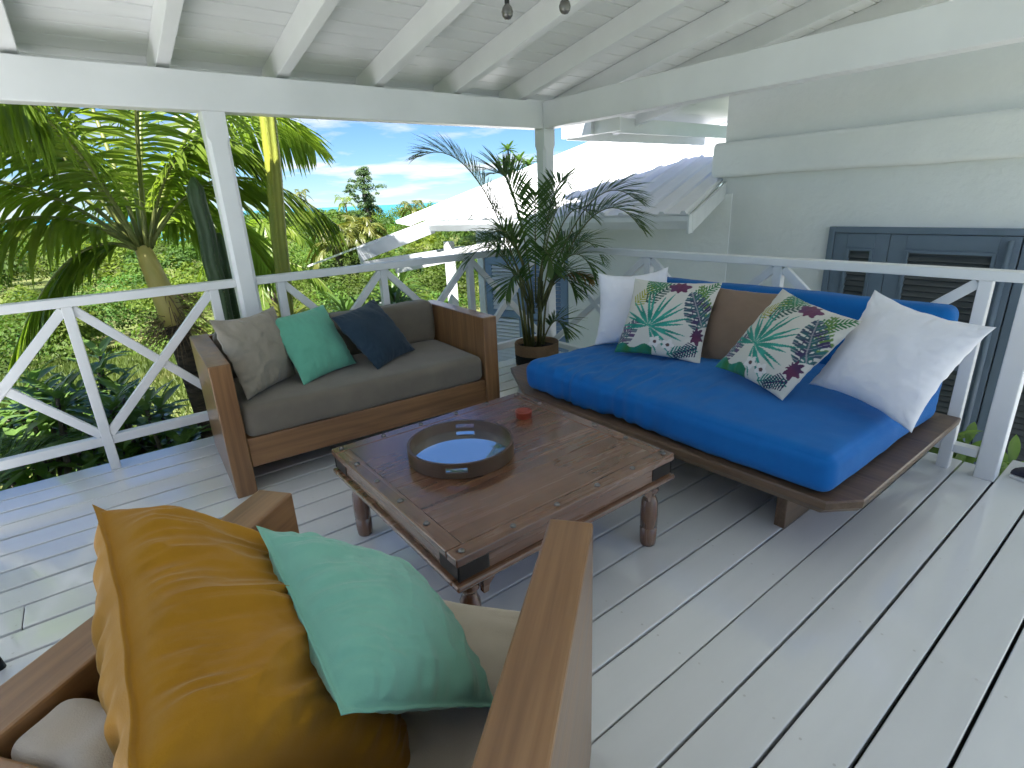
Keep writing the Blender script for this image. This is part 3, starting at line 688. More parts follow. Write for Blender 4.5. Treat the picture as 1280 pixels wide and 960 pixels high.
# curved brackets under the near corners
for cx, sx in ((tx0+.11, 1), (tx1-.10, -1)):
    pts = [(0, 0), (0.13, 0), (0.095, -0.012), (0.05, -0.03), (0.025, -0.055), (0.018, -0.08), (0, -0.08)]
    m = MB(); P = [(cx+sx*a, ty0+0.030, tz-0.119+b) for a, b in pts] + [(cx+sx*a, ty0+0.052, tz-0.119+b) for a, b in pts]; n = len(pts)
    m.add(P, [tuple(range(n)), tuple(range(2*n-1, n-1, -1))] + [(i, (i+1) % n, n+(i+1) % n, n+i) for i in range(n)]).build('bracket', 'walnut_x', tb)
# iron corner straps
for cx, sx in ((tx0, 1), (tx1, -1)):
    for cy, sy in ((ty0, 1), (ty1, -1)):
        m = MB(); w = 0.125
        xa, xb = sorted((cx+sx*0.006, cx+sx*w)); ya, yb = sorted((cy+sy*(ins-0.003), cy+sy*(ins-0.0002))); m.box((xa, ya, tz-0.088), (xb, yb, tz-0.036))
        ya, yb = sorted((cy+sy*0.006, cy+sy*w)); xa, xb = sorted((cx+sx*(ins-0.003), cx+sx*(ins-0.0002))); m.box((xa, ya, tz-0.088), (xb, yb, tz-0.036))
        m.build('corner_strap', 'iron', tb)
sp = []
for t in (0.035, 0.225, 0.41, 0.60, 0.785, 0.965):
    sp += [(tx0+(tx1-tx0)*t, ty0+0.03), (tx0+(tx1-tx0)*t, ty1-0.03)]
for t in (0.225, 0.41, 0.60, 0.785): sp += [(tx0+0.03, ty0+(ty1-ty0)*t), (tx1-0.03, ty0+(ty1-ty0)*t)]
stud0 = None
for x, y in sp:
    if stud0 is None:
        stud0 = MB().lathe([(0.0115, 0), (0.011, 0.003), (0.008, 0.0065), (0.003, 0.008)], (0, 0, 0), 14).build('stud', 'stud_metal', tb, True, smooth=True); s_ = stud0
    else:
        s_ = stud0.copy(); COL.objects.link(s_); s_.parent = tb
    s_.location = (x+2.212, y+2.157, tz+0.0006)
# tray and ashtray
tc_ = (-2.335, -2.075, tz+0.002); tr_ = root('serving_tray', 'round brown wooden tray with handle slots and glassy base on the coffee table', 'tray', tc_)
Rt, Ht, Tt = 0.226, 0.062, 0.011
hd = Vector((-0.60, -0.80, 0)).normalized(); ha = math.atan2(hd.y, hd.x)
m = MB(); nn = 96; hz0, hz1 = 0.024, 0.045
slot = 0.20
for k in range(nn):
    t0, t1 = 2*math.pi*k/nn, 2*math.pi*(k+1)/nn; tm = (t0+t1)/2
    dd = min(abs((tm-ha+math.pi) % (2*math.pi)-math.pi), abs((tm-ha) % (2*math.pi)-math.pi))
    bands = [(0, hz0), (hz1, Ht)] if dd < slot else [(0, Ht)]
    for z0, z1 in bands:
        P = []
        for t in (t0, t1):
            for r, z in ((Rt, z0), (Rt-Tt, z0), (Rt-Tt, z1), (Rt, z1)): P.append((tc_[0]+r*math.cos(t), tc_[1]+r*math.sin(t), tc_[2]+z))
        F = [(0,4,7,3),(1,2,6,5),(3,7,6,2),(0,1,5,4)]
        for en, off in ((0, dd < slot), (1, dd < slot)): pass
        m.add(P, F)
    for t in (t0, t1):
        pass
# closing walls at slot ends
for c in (ha, ha+math.pi):
    for sgn in (-1, 1):
        kk = round((c+sgn*slot)/(2*math.pi/nn)); 
        t = kk*2*math.pi/nn
        P = [(tc_[0]+r*math.cos(t), tc_[1]+r*math.sin(t), tc_[2]+z) for r, z in ((Rt, hz0), (Rt-Tt, hz0), (Rt-Tt, hz1), (Rt, hz1))]; m.add(P, [(0, 1, 2, 3)])
m.build('rim', 'tray_wood', tr_)
MB().lathe([(Rt-Tt+0.001, 0.002), (Rt-Tt+0.001, 0.012)], tc_, 64).build('base', 'tray_wood', tr_)
MB().lathe([(Rt-Tt-0.001, 0.0125), (Rt-Tt-0.001, 0.016)], tc_, 64).build('glass_base', 'tray_glass', tr_)
ac = (-1.885, -1.945, tz+0.001)
fin(MB().lathe([(0.036, 0), (0.040, 0.006), (0.041, 0.028), (0.043, 0.032), (0.041, 0.036), (0.036, 0.036), (0.034, 0.030), (0.033, 0.014), (0.0, 0.012)], ac, 28, cap=False).build('ashtray', 'terracotta', smooth=True), 'small round terracotta red ashtray on the coffee table', 'ashtray')

# ------------------------------------------------------------------ daybed
bed = root('daybed', 'low wooden platform daybed with bright blue mattress and back bolster', 'daybed', (-0.75, -2.2, 0))
outl = [(-1.462, -1.42), (-1.405, -3.175), (-1.285, -3.262), (-0.105, -3.262), (-0.105, -0.93), (-1.19, -0.93)]
outl = outl[::-1]
def area(p): return sum(p[i][0]*p[(i+1) % len(p)][1]-p[(i+1) % len(p)][0]*p[i][1] for i in range(len(p)))
if area(outl) < 0: outl.reverse()
# thick live-edge platform: lower outline slightly inset
n = len(outl); cxy = Vector((-0.75, -2.1))
m = MB(); P = []
for z, s_ in ((0.255, 0.965), (0.285, 0.995), (0.315, 1.0), (0.322, 0.995)):
    for x, y in outl:
        q = cxy + (Vector((x, y))-cxy)*1.0; dx = (q.x-cxy.x); dy = q.y-cxy.y
        inset = (1-s_)*0.7
        P.append((cxy.x+dx-math.copysign(inset, dx), cxy.y+dy-math.copysign(inset, dy), z))
F = [(i*n+k, i*n+(k+1) % n, (i+1)*n+(k+1) % n, (i+1)*n+k) for i in range(3) for k in range(n)] + [tuple(range(n-1, -1, -1)), tuple(3*n+k for k in range(n))]
m.add(P, F).build('platform', 'platform_y', bed)
for y in (-2.93, -1.30):
    MB().box((-1.205, y-0.02, 0.0), (-0.30, y+0.028, 0.256)).build('leg', 'platform_x', bed, bevel=0.004)
def matd(p, n):
    a = cloth(p, 21, 0.010, 2.2)
    # fine creases over the front left top
    w = math.exp(-((p.y+1.9)/0.55)**2)*math.exp(-((p.x+1.15)/0.35)**2)
    a += 0.024*w*noise.noise(Vector((p.x*5+p.y*9, p.y*20-p.x*6, 2.0))) + 0.003*noise.noise(Vector((p.x*7, p.y*11, 4.0)))
    a -= 0.005*math.exp(-((abs(n.z)-0.62)/0.16)**2) if p.z > 0.44 else 0
    top = 0.02*math.sin(math.pi*min(1, max(0, (p.y+3.18)/1.82)))*math.sin(math.pi*min(1, max(0, (p.x+1.42)/1.25)))
    return p + n*a + Vector((0, 0, top*max(0, n.z)))
MB().rbox((-1.405, -3.185, 0.326), (-0.215, -1.345, 0.505), 0.058, (80, 130, 6), matd).build('mattress', 'blue_fabric', bed, smooth=True)
MB().rbox((-0.245, -3.165, 0.328), (-0.085, -1.40, 0.888), 0.055, (6, 60, 20), softd(0.008, 2.5, 31)).build('back_bolster', 'blue_fabric', bed, smooth=True)

def mix(a, b, t): return tuple(x+(y-x)*t for x, y in zip(a, b))
CREAM = (0.60, 0.585, 0.52); TEAL = (0.006, 0.20, 0.15); TEALL = (0.03, 0.33, 0.25); NAVY = (0.018, 0.022, 0.075); PURP = (0.10, 0.045, 0.13); GREEN = (0.02, 0.16, 0.045); YEL = (0.33, 0.34, 0.05); BURG = (0.12, 0.018, 0.060); WHT = (0.72, 0.70, 0.66)
def monstera(s, t, cx, cy, rx, ry, rot, col):
    x, y = s-cx, t-cy; c, sn = math.cos(rot), math.sin(rot); x, y = (c*x+sn*y)/rx, (-sn*x+c*y)/ry
    if abs(y) > 1: return None
    u = (y+1)/2; w = 0.95*math.sin(math.pi*min(1, u*0.9+0.12))**0.6*(1-0.35*u)
    q = abs(x)
    if q > w: return None
    ph = (u*6.5-q*1.5) % 1
    if q > 0.42*w and ph < 0.30: return None
    if 0.16*w < q < 0.34*w and ph < 0.22: return None
    if q < 0.03 or (0.60 < ph < 0.66): return mix(col, WHT, 0.35)
    return mix(col, TEAL, max(0, min(0.6, 0.3+noise.noise(Vector((s*11, t*11, 2))))))
def pinn(s, t, x0, y0, x1, y1, w, col, nb=9):
    dx, dy = x1-x0, y1-y0; L = math.hypot(dx, dy); dx /= L; dy /= L
    a = (s-x0)*dx+(t-y0)*dy; b = (s-x0)*(-dy)+(t-y0)*dx
    f = (a-abs(b)*0.8)/L
    if f < 0 or f > 1 or abs(b) > w*(1-f*0.7): return None
    if (f*nb) % 1 < 0.55 or abs(b) < 0.006: return col
    return None
def tropical(s, t, sg):
    if sg < 0: return CREAM
    c = CREAM
    h = noise.noise(Vector((s*9, t*9, 0)))
    for a in ((0.10, 0.62, 0.30, 0.92, 0.10, YEL), (0.24, 0.66, 0.52, 0.95, 0.10, mix(NAVY, GREEN, 0.4)), (0.78, 0.75, 0.98, 0.98, 0.10, GREEN), (0.62, 0.03, 0.95, 0.16, 0.09, TEAL), (0.95, 0.18, 0.70, 0.02, 0.09, NAVY), (0.98, 0.55, 0.80, 0.95, 0.09, mix(GREEN, YEL, 0.3))):
        q = pinn(s, t, *a)
        if q: c = q
    q = monstera(s, t, 0.84, 0.64, 0.19, 0.25, 0.5, mix(NAVY, PURP, 0.25))
    if q: c = q
    q = monstera(s, t, 0.10, 0.26, 0.16, 0.24, -0.6, PURP)
    if q: c = q
    q = monstera(s, t, 0.30, 0.95, 0.20, 0.13, 0.9, GREEN)
    if q: c = q
    # big palm fan
    x, y = s-0.36, t-0.36; r = math.hypot(x, y); a = math.degrees(math.atan2(y, x))
    for kb in range(0, 19):
        ab = -65+kb*14.2+ (3 if kb % 2 else -2); L = 0.47-0.10*abs((kb-8)/9)+0.04*math.sin(kb*2.3)
        d = abs((a-ab+180) % 360-180)
        wv = 7.5 if r < 0.12 else 7.2*max(0.0, 1-(r-0.10)/(L-0.10))**0.7*(0.14/max(r, 0.14))**0.6
        if r < L and d < wv*1.0: c = mix(TEAL, TEALL, min(1, max(0, 0.5+h)))
    if math.hypot((s-0.58)*1.0, (t-0.90)*1.5) < 0.115+0.02*math.sin(7*math.atan2(t-0.9, s-0.58)): c = mix(BURG, PURP, 0.3+0.5*h)
    if math.hypot((s-0.92)*1.5, (t-0.30)*1.0) < 0.095+0.02*math.sin(9*math.atan2(t-0.32, s-0.9)): c = mix(BURG, NAVY, 0.45+0.6*h)
    if t < 0.10+0.03*math.sin(s*22) and s < 0.45: c = mix(GREEN, TEAL, 0.5+h)
    for fx, fy in ((0.47, 0.17), (0.62, 0.15)):
        rr = math.hypot(s-fx, t-fy); aa = math.atan2(t-fy, s-fx)
        if rr < 0.065+0.014*math.cos(5*aa): c = WHT
        if rr < 0.022: c = (0.10, 0.05, 0.05)
    return c
B1 = 'printed pillows on the daybed'
pillow('throw_pillow', [(-0.80, -1.405, 0.985), (-0.40, -1.66, 1.0), (-0.55, -1.83, 0.50), (-0.845, -1.425, 0.51)], 0.085, 'white_fabric', 'white pillow at the left end of the blue daybed, behind a printed one', 0.11, 0.0, 12, wr=0.006, sag=0.05)
pillow('throw_pillow', [(-0.498, -2.05, 0.92), (-0.355, -2.46, 0.895), (-0.547, -2.539, 0.50), (-0.661, -2.097, 0.52)], 0.07, 'tan_fabric', 'plain tan brown pillow between the two printed pillows on the daybed', 0.04, 0.0, 14, wr=0.004)
pillow('throw_pillow', [(-0.745, -1.67, 0.965), (-0.53, -2.135, 0.955), (-0.775, -2.186, 0.522), (-0.945, -1.688, 0.532)], 0.075, 'tropical_print', 'printed tropical leaf pillow next to the left white pillow on the daybed', 0.075, 0.0, 16, n=150, wr=0.005, pr=tropical)
pillow('throw_pillow', [(-0.581, -2.936, 1.0), (-0.761, -3.423, 0.93), (-0.959, -3.282, 0.508), (-0.80, -2.80, 0.56)], 0.10, 'white_fabric', 'large white pillow with pointed corners at the right end of the blue daybed', 0.13, 0.0, 18, n=80, wr=0.007)
pillow('throw_pillow', [(-0.565, -2.505, 0.96), (-0.845, -3.000, 0.905), (-1.005, -2.780, 0.522), (-0.895, -2.355, 0.572)], 0.075, 'tropical_print', 'printed tropical leaf pillow tilted against the large right white pillow', 0.075, 0.0, 20, n=150, wr=0.005, pr=tropical)

# ------------------------------------------------------------------ armchair in the foreground
O_ = Vector((-3.186, -2.406, 0)); FW = Vector((.785, .62, 0)).normalized(); RT = Vector((FW.y, -FW.x, 0))
ac_rot = math.atan2(RT.y, RT.x)
chair = root('armchair', 'wooden slab-sided armchair with cream cushions in the foreground', 'armchair', tuple(O_+RT*0.457-FW*0.4), ac_rot)
# local: x = along RT (-0.457..0.457), y = forward (+0.4 front .. -0.42 back)
cw = 0.457; at_ = 0.105
MB().box((-cw, -0.39, 0), (-cw+at_, 0.40, 0.74)).build('arm', 'teak_y', chair, True, bevel=0.006)
MB().box((cw-at_, -0.39, 0), (cw, 0.40, 0.74)).build('arm', 'teak_y', chair, True, bevel=0.006)
MB().box((-cw+at_+.001, -0.385, 0.10), (cw-at_-.001, -0.335, 0.735)).build('back_panel', 'teak_x', chair, True, bevel=0.005)
MB().box((-cw+at_+.001, 0.345, 0.15), (cw-at_-.001, 0.388, 0.30)).build('front_rail', 'teak_x', chair, True, bevel=0.005)
MB().box((-cw+at_+.001, -0.334, 0.2), (cw-at_-.001, 0.344, 0.30)).build('seat_base', 'teak_x', chair, True)
def seatd(p, n):
    a = cloth(p, 41, 0.006, 3.5) + 0.004*math.sin(p.y*70+6*noise.noise(Vector((p.x*5, p.y*5, 0))))*max(0, n.z)*max(0, (p.y-0.1)/0.3)
    return p+n*a
MB().rbox((-cw+at_+.004, -0.23, 0.303), (cw-at_-.004, 0.402, 0.475), 0.05, (24, 50, 4), seatd).build('seat_cushion', 'cream_fabric', chair, True, smooth=True)
def backd(p, n):
    t = min(1, max(0, (p.x+0.20)/0.18)); t = t*t*(3-2*t)
    return p+n*(cloth(p, 47, 0.007, 4.0) + 0.003*math.sin(p.x*80+8*noise.noise(Vector((p.x*4, p.z*6, 0))))) - Vector((0, 0, 0.12*t*max(0, (p.z-0.45)/0.28)))
MB().rbox((-cw+at_+.004, -0.330, 0.45), (cw-at_-.004, -0.222, 0.735), 0.028, (50, 5, 14), backd).build('back_cushion', 'cream_fabric', chair, True, smooth=True)

def ridged(x, y, z): return 1-2.4*abs(noise.noise(Vector((x, y, z))))
def mfold(u, v, s):
    if s < 0: return 0.007*math.sin(24*v+4*noise.noise(Vector((u*3, v*3, 0))))*max(0, -u) + 0.006*ridged(u*2, v*7, 3)
    r = math.hypot(u-1.1, v+0.1); a = math.atan2(v+0.1, u-1.1)
    wx, wy = 0.35*noise.noise(Vector((u*1.6, v*1.6, 1))), 0.35*noise.noise(Vector((u*1.6, v*1.6, 5)))
    f1 = ridged(a*4.2+wx, r*0.7+wy, 4.2); f2 = ridged(a*10+wx*2, r*1.4, 9.1)
    g = math.exp(-((u+0.95)/0.35)**2)
    return 0.024*max(-0.35, f1)*min(1, r*0.7)*min(1, max(0.15, (0.75-u)*1.2)) + 0.007*max(-0.5, f2) + 0.007*g*ridged(u*1.2, v*11+wx*3, 2.2) + 0.012*noise.noise(Vector((u*2.0, v*2.0, 8)))
pillow('throw_pillow', [(-3.515, -2.675, 0.95), (-3.115, -2.62, 0.50), (-3.144, -3.19, 0.42), (-3.517, -3.278, 0.855)], 0.115, 'mustard_fabric', 'large mustard yellow pillow with folds in the foreground armchair', 0.07, 0.045, 51, n=170, wr=0.006, fold=mfold, q=0.42, back=1.45)
def m2fold(u, v, s):
    wx = 0.5*noise.noise(Vector((u*1.5, v*1.5, 6)))
    g = max(0, 0.75-(u+1)*0.55)
    return (0.012*max(-0.4, ridged(v*4.2+0.6*u+wx, u*0.8, 3.3)) + 0.005*ridged(v*10+wx*2, u*1.6, 7.7))*g*(1 if s > 0 else 0.5) + 0.006*max(-0.3, ridged(u*2.6-v*1.2, v*2+wx, 1.1))*(1-g)
pillow('throw_pillow', [(-3.272, -2.825, 0.870), (-2.940, -2.772, 0.566), (-2.960, -3.197, 0.486), (-3.280, -3.264, 0.776)], 0.082, 'mint_fabric', 'pale mint green pillow lying against the right arm of the foreground armchair', 0.03, 0.045, 57, n=150, wr=0.005, fold=m2fold)

# ------------------------------------------------------------------ plant helpers
def leafstrip(m, base, d, nrm, L, w, n=4, droop=0.0, fold=0.25, shape=0.0):
    """blade from base along d; nrm the upper side; droop bends it down"""
    base = Vector(base); d = Vector(d).normalized(); sd = d.cross(Vector(nrm)).normalized()
    if sd.length < 0.1: sd = Vector((1, 0, 0))
    P = []; p = base.copy(); dd = d.copy(); st = L/n
    for i in range(n+1):
        t = i/n
        ww = w*0.5*(math.sin(math.pi*min(1, (t*0.86+0.10)))**0.8 if shape == 0 else (math.sin(math.pi*(0.06+0.94*t**shape))**0.9))
        if i == n: ww *= 0.15
        u_ = sd.cross(dd)
        P += [p - sd*ww - u_*(-fold*ww), p, p + sd*ww - u_*(-fold*ww)]
        dd = (dd + Vector((0, 0, -droop/n))).normalized(); p = p + dd*st
    F = []
    for i in range(n):
        a = i*3; F += [(a, a+1, a+4, a+3), (a+1, a+2, a+5, a+4)]
    m.add(P, F)
def bez(p0, p1, p2, n):
    p0, p1, p2 = Vector(p0), Vector(p1), Vector(p2)
    return [p0*(1-t)**2 + p1*(2*t*(1-t)) + p2*t*t for t in [i/n for i in range(n+1)]]
def frond(parent, pts, Lmax, w, npair, leafmat, stemmat, r0, droop=0.7, start=0.12, ang=50, vee=0.35, nm='frond', seed=0, twist=0.0, hang=0.0):
    rr = random.Random(seed); n = len(pts)-1
    st = MB(); st.tube(pts, [r0*(1-0.85*i/n)+0.0008 for i in range(n+1)], 6)
    o = st.build(nm, stemmat, parent, smooth=True)
    m = MB()
    for i in range(npair):
        t = start + (1-start)*(i+0.5)/npair; f = t*n; k = min(n-1, int(f)); p = pts[k].lerp(pts[k+1], f-k)
        d = (pts[min(n, k+1)]-pts[max(0, k-1 if k else 0)]).normalized()
        sd = d.cross(Vector((0, 0, 1)))
        if sd.length < 0.05: sd = Vector((1, 0, 0))
        sd.normalize(); un = sd.cross(d).normalized()
        if twist: 
            q = Matrix.Rotation(twist*t, 3, d); sd = q @ sd; un = q @ un
        L = Lmax*(math.sin(math.pi*(0.12+0.80*(t-start)/(1-start)))**0.7)
        a = R_(ang*(1-0.45*t)+rr.uniform(-6, 6))
        for s in (-1, 1):
            ld = d*math.cos(a) + (sd*s*math.cos(vee) + un*math.sin(vee))*math.sin(a)
            ld = ld + Vector((0, 0, -hang)); ld.normalize()
            leafstrip(m, p, ld, un, L*rr.uniform(0.86, 1.08), w, 4, droop*rr.uniform(0.6, 1.3), 0.3)
    if m.v: m.build('leaflets', leafmat, o)
    return o

# ------------------------------------------------------------------ potted areca palm
pc = Vector((-0.55, -0.47, 0))
pot = root('potted_palm', 'bushy green palm in a striped woven basket in the deck corner', 'plant', tuple(pc))
def basket(z0, z1, r0, r1, mat, nm):
    m = MB(); P = []; nA = 72; nz_ = max(3, int((z1-z0)/0.006))
    for j in range(nz_+1):
        z = z0+(z1-z0)*j/nz_
        for k in range(nA):
            t = 2*math.pi*k/nA; r = r0+(r1-r0)*j/nz_ + 0.0022*math.sin(k*math.pi + j*math.pi*0.5) + 0.003*math.sin(3*t)
            P.append((pc.x+r*math.cos(t), pc.y+r*math.sin(t), z))
    F = [(i*nA+k, i*nA+(k+1) % nA, (i+1)*nA+(k+1) % nA, (i+1)*nA+k) for i in range(nz_) for k in range(nA)]
    m.add(P, F); return m.build(nm, mat, pot, smooth=True)
basket(0.0, 0.13, 0.165, 0.180, 'seagrass', 'basket'); basket(0.13, 0.215, 0.180, 0.184, 'seagrass_black', 'basket_band'); basket(0.215, 0.305, 0.184, 0.186, 'seagrass', 'basket')
MB().lathe([(0.186, 0.305), (0.184, 0.312), (0.176, 0.310), (0.174, 0.26), (0.0, 0.25)], tuple(pc), 48, cap=False).build('basket_lining', 'seagrass', pot, smooth=True)
MB().lathe([(0.172, 0.262), (0.10, 0.268), (0.0, 0.272)], tuple(pc), 32, cap=False).build('soil', 'soil', pot, smooth=True)
rs = random.Random(11)
for k in range(12):
    a = rs.uniform(0, 6.28); r = 0.11*math.sqrt(rs.random()); h = rs.uniform(0.35, 0.6)
    b = pc+Vector((r*math.cos(a), r*math.sin(a), 0.26)); tp = b+Vector((r*0.6*math.cos(a)+rs.uniform(-.03, .03), r*0.6*math.sin(a)+rs.uniform(-.03, .03), h))
    MB().tube([b, b.lerp(tp, .5)+Vector((rs.uniform(-.01, .01), rs.uniform(-.01, .01), 0)), tp], [0.012, 0.010, 0.008], 8).build('stem', 'areca_stem', pot, smooth=True)
VR = Vector((r2.x, r2.y, 0)).normalized(); VF = Vector((fw.x, fw.y, 0)).normalized()
tips = [  # (sideways, depth, mid height, end height, mid sideways)
    (-0.86, 0.05, 2.02, 1.80, -0.38), (-0.30, 0.20, 1.75, 1.66, -0.10), (0.78, -0.10, 1.75, 1.42, 0.42), (0.86, 0.05, 1.72, 1.20, 0.50), (-0.52, -0.20, 1.35, 1.02, -0.30), (-0.62, 0.15, 1.45, 0.98, -0.34),
    (0.44, -0.30, 1.32, 0.88, 0.28), (0.58, 0.20, 1.40, 0.95, 0.36), (0.05, 0.45, 1.60, 1.50, 0.03),
    (0.28, 0.05, 1.55, 1.38, 0.14), (0.30, -0.20, 1.05, 0.74, 0.20), (-0.38, 0.30, 1.35, 1.05, -0.22), (0.22, -0.10, 0.62, 0.42, 0.16), (-0.28, -0.25, 1.35, 1.10, -0.12), (0.40, 0.35, 1.3, 1.05, 0.22),
    (0.45, -0.15, 1.62, 1.30, 0.22), (-0.46, 0.05, 1.60, 1.36, -0.20), (0.32, 0.30, 1.75, 1.55, 0.14), (-0.36, -0.30, 1.45, 1.18, -0.16), (0.12, -0.40, 1.30, 0.95, 0.06), (-0.24, -0.38, 1.12, 0.78, -0.14), (0.36, -0.32, 1.12, 0.80, 0.20)]
for i, (sx, dp, mh, eh, ms) in enumerate(tips):
    b = pc + VR*(ms*0.15) + VF*(dp*0.15) + Vector((0, 0, 0.30 if mh < 0.8 else 0.55+0.1*rs.random()))
    if mh < .8: b = pc + VR*0.05 + Vector((0, 0, 0.3))
    mid = pc + VR*ms + VF*dp*0.55 + Vector((0, 0, mh)); end = pc + VR*sx + VF*dp + Vector((0, 0, eh))
    pts = bez(b, mid, end, 16)
    frond(pot, pts, 0.35 if i < 4 else 0.26, 0.0165 if i < 4 else 0.0145, 52 if i < 4 else 30, 'areca_leaf', 'areca_stem', 0.007, droop=0.45, start=0.30, ang=58, vee=0.45, seed=i+100)
for i, (sx, dp, mh, eh, ms) in enumerate([(0.42, -0.25, 1.0, 0.86, 0.24)]):
    frond(pot, bez(pc+Vector((0, 0, 0.6)), pc+VR*ms+VF*dp*.5+Vector((0, 0, mh)), pc+VR*sx+VF*dp+Vector((0, 0, eh)), 12), 0.18, 0.016, 20, 'areca_dry', 'areca_stem', 0.005, droop=1.2, start=0.45, seed=300+i)

# ------------------------------------------------------------------ coconut palm by the railing
cb = Vector((-3.03, 1.35, 1.20))
cp = root('coconut_palm', 'coconut palm with yellow crownshaft and arching fronds close to the railing', 'palm tree', (-2.85, 1.40, -1.7))
MB().tube([(-2.80, 1.42, -1.8), (-2.83, 1.41, -1.0), (-2.88, 1.38, -0.2), (-2.93, 1.36, 0.45), (-2.95, 1.35, 0.62)], [0.14, 0.11, 0.092, 0.086, 0.090], 16).build('trunk', 'palm_bark', cp, smooth=True)
MB().tube([(-2.945, 1.35, 0.60), (-2.965, 1.35, 0.75), (-2.99, 1.35, 0.92), (-3.02, 1.35, 1.10), (-3.04, 1.35, 1.24)], [0.094, 0.092, 0.080, 0.070, 0.055], 16).build('crownshaft', 'crownshaft', cp, smooth=True)
rf = random.Random(5); m = MB()
for k in range(260):
    a = rf.uniform(0, 6.28); z = rf.uniform(0.50, 0.86); c = Vector((-2.94-0.1*(z-0.6), 1.35, z)); d = Vector((math.cos(a), math.sin(a), rf.uniform(-1.2, 0.6)))
    if d.x < -0.2 and z > 0.7: continue
    q = c + Vector((math.cos(a), math.sin(a), 0))*0.10
    m.tube([q, q+d*rf.uniform(0.05, 0.12), q+d*rf.uniform(0.12, 0.22)+Vector((0, 0, rf.uniform(-.08, .03)))], [0.004, 0.003, 0.001], 3, cap=False)
m.build('husk_fibre', 'fibre', cp, kind='stuff')
cf = [  # azimuth (deg, 0=+X), reach, peak height, end height
    (182, 1.9, 1.05, 0.10, .48), (205, 1.7, 0.70, -0.35, .44), (160, 2.1, 1.5, 0.8, .50), (135, 1.9, 1.9, 1.6, .55), (100, 1.5, 2.2, 2.0, .55), (60, 1.6, 2.0, 1.6, .55), (25, 1.9, 1.6, 0.9, .5), (-5, 1.5, 1.0, 0.1, .46), (355, 1.9, 1.9, 1.5, .52), (230, 1.2, 1.3, 0.9, .46),
    (300, 0.85, 1.7, 1.7, .42), (195, 1.2, 2.1, 2.0, .52), (330, 1.0, 1.2, 0.6, .40), (80, 1.8, 1.2, 0.2, .5), (45, 1.7, .8, -.4, .45), (170, 1.0, 0.3, -0.75, .40), (150, 2.4, 2.2, 2.1, .55), (215, 1.6, 1.8, 1.4, .50)]
for i, (az, reach, pk, en, LL) in enumerate(cf):
    a = R_(az); h = Vector((math.cos(a), math.sin(a), 0)); b = cb + h*0.03 + Vector((0, 0, 0.0))
    pts = bez(b, b+h*(reach*0.42)+Vector((0, 0, pk)), b+h*reach+Vector((0, 0, en)), 22)
    frond(cp, pts, LL*1.5, 0.034, 66, 'coco_leaf', 'rachis', 0.018, droop=1.0, start=0.14, ang=54, vee=0.15, seed=i+400, twist=rf.uniform(-0.9, 0.9), hang=0.35)

# ------------------------------------------------------------------ column cacti
def column(parent, pts, r, mat, nr=6):
    m = MB(); n = len(pts); P = []; K = nr*4
    pts = [Vector(p) for p in pts]
    for i, p in enumerate(pts):
        t = i/(n-1); rr_ = r*(1.0 if t < 0.93 else math.sqrt(max(0.03, 1-((t-0.93)/0.072)**2)))
        for k in range(K):
            a = 2*math.pi*k/K; w = 1.0+0.26*math.cos(a*nr)
            P.append((p.x+rr_*w*math.cos(a), p.y+rr_*w*math.sin(a), p.z))
    F = [(i*K+k, i*K+(k+1) % K, (i+1)*K+(k+1) % K, (i+1)*K+k) for i in range(n-1) for k in range(K)] + [tuple((n-1)*K+k for k in range(K))]
    o = m.add(P, F).build('column', mat, parent, smooth=True)
    sm = MB(); rr = random.Random(int(r*1e4)+n)
    for kk in range(nr):
        a = 2*math.pi*kk/nr; h = 0.0; L = 0
        for i in range(n-1):
            seg = (pts[i+1]-pts[i]).length
            for j in range(max(1, int(seg/0.035))):
                p = pts[i].lerp(pts[i+1], j/max(1, int(seg/0.035))); q = p+Vector((math.cos(a), math.sin(a), 0))*r*1.25
                for _ in range(2):
                    d = Vector((math.cos(a)+rr.uniform(-.6, .6), math.sin(a)+rr.uniform(-.6, .6), rr.uniform(-.5, .5))).normalized()
                    s_ = d.cross(Vector((0, 0, 1))).normalized()*0.0012
                    sm.add([q-s_, q+s_, q+d*0.022], [(0, 1, 2)])
    sm.build('spines', 'spine', o, kind='stuff')
def lin(a, b, n, wob=0.0): return [Vector(a).lerp(Vector(b), i/n)+Vector((wob*math.sin(i*1.1), 0, 0)) for i in range(n+1)]
k1 = root('column_cactus', 'tall yellow-green column cactus standing beside the chamfered post', 'cactus', (-2.30, 0.70, -1.7))
column(k1, lin((-2.52, 0.70, -1.7), (-2.225, 0.70, 0.63), 10)+lin((-2.222, 0.70, 0.67), (-2.05, 0.70, 2.75), 14, 0.004), 0.048, 'cactus_yellow')
k2 = root('column_cactus', 'dark green column cactus seen left of the chamfered post', 'cactus', (-2.70, 0.62, -1.7))
column(k2, lin((-2.68, 0.62, -1.7), (-2.69, 0.62, 0.75), 8)+lin((-2.69, 0.62, 0.8), (-2.70, 0.62, 1.70), 12, 0.006), 0.05, 'cactus_green', 5)
column(k2, lin((-2.58, 0.70, -1.7), (-2.60, 0.70, 0.5), 8)+lin((-2.60, 0.70, 0.55), (-2.60, 0.70, 1.32), 8, 0.004), 0.045, 'cactus_green', 5)

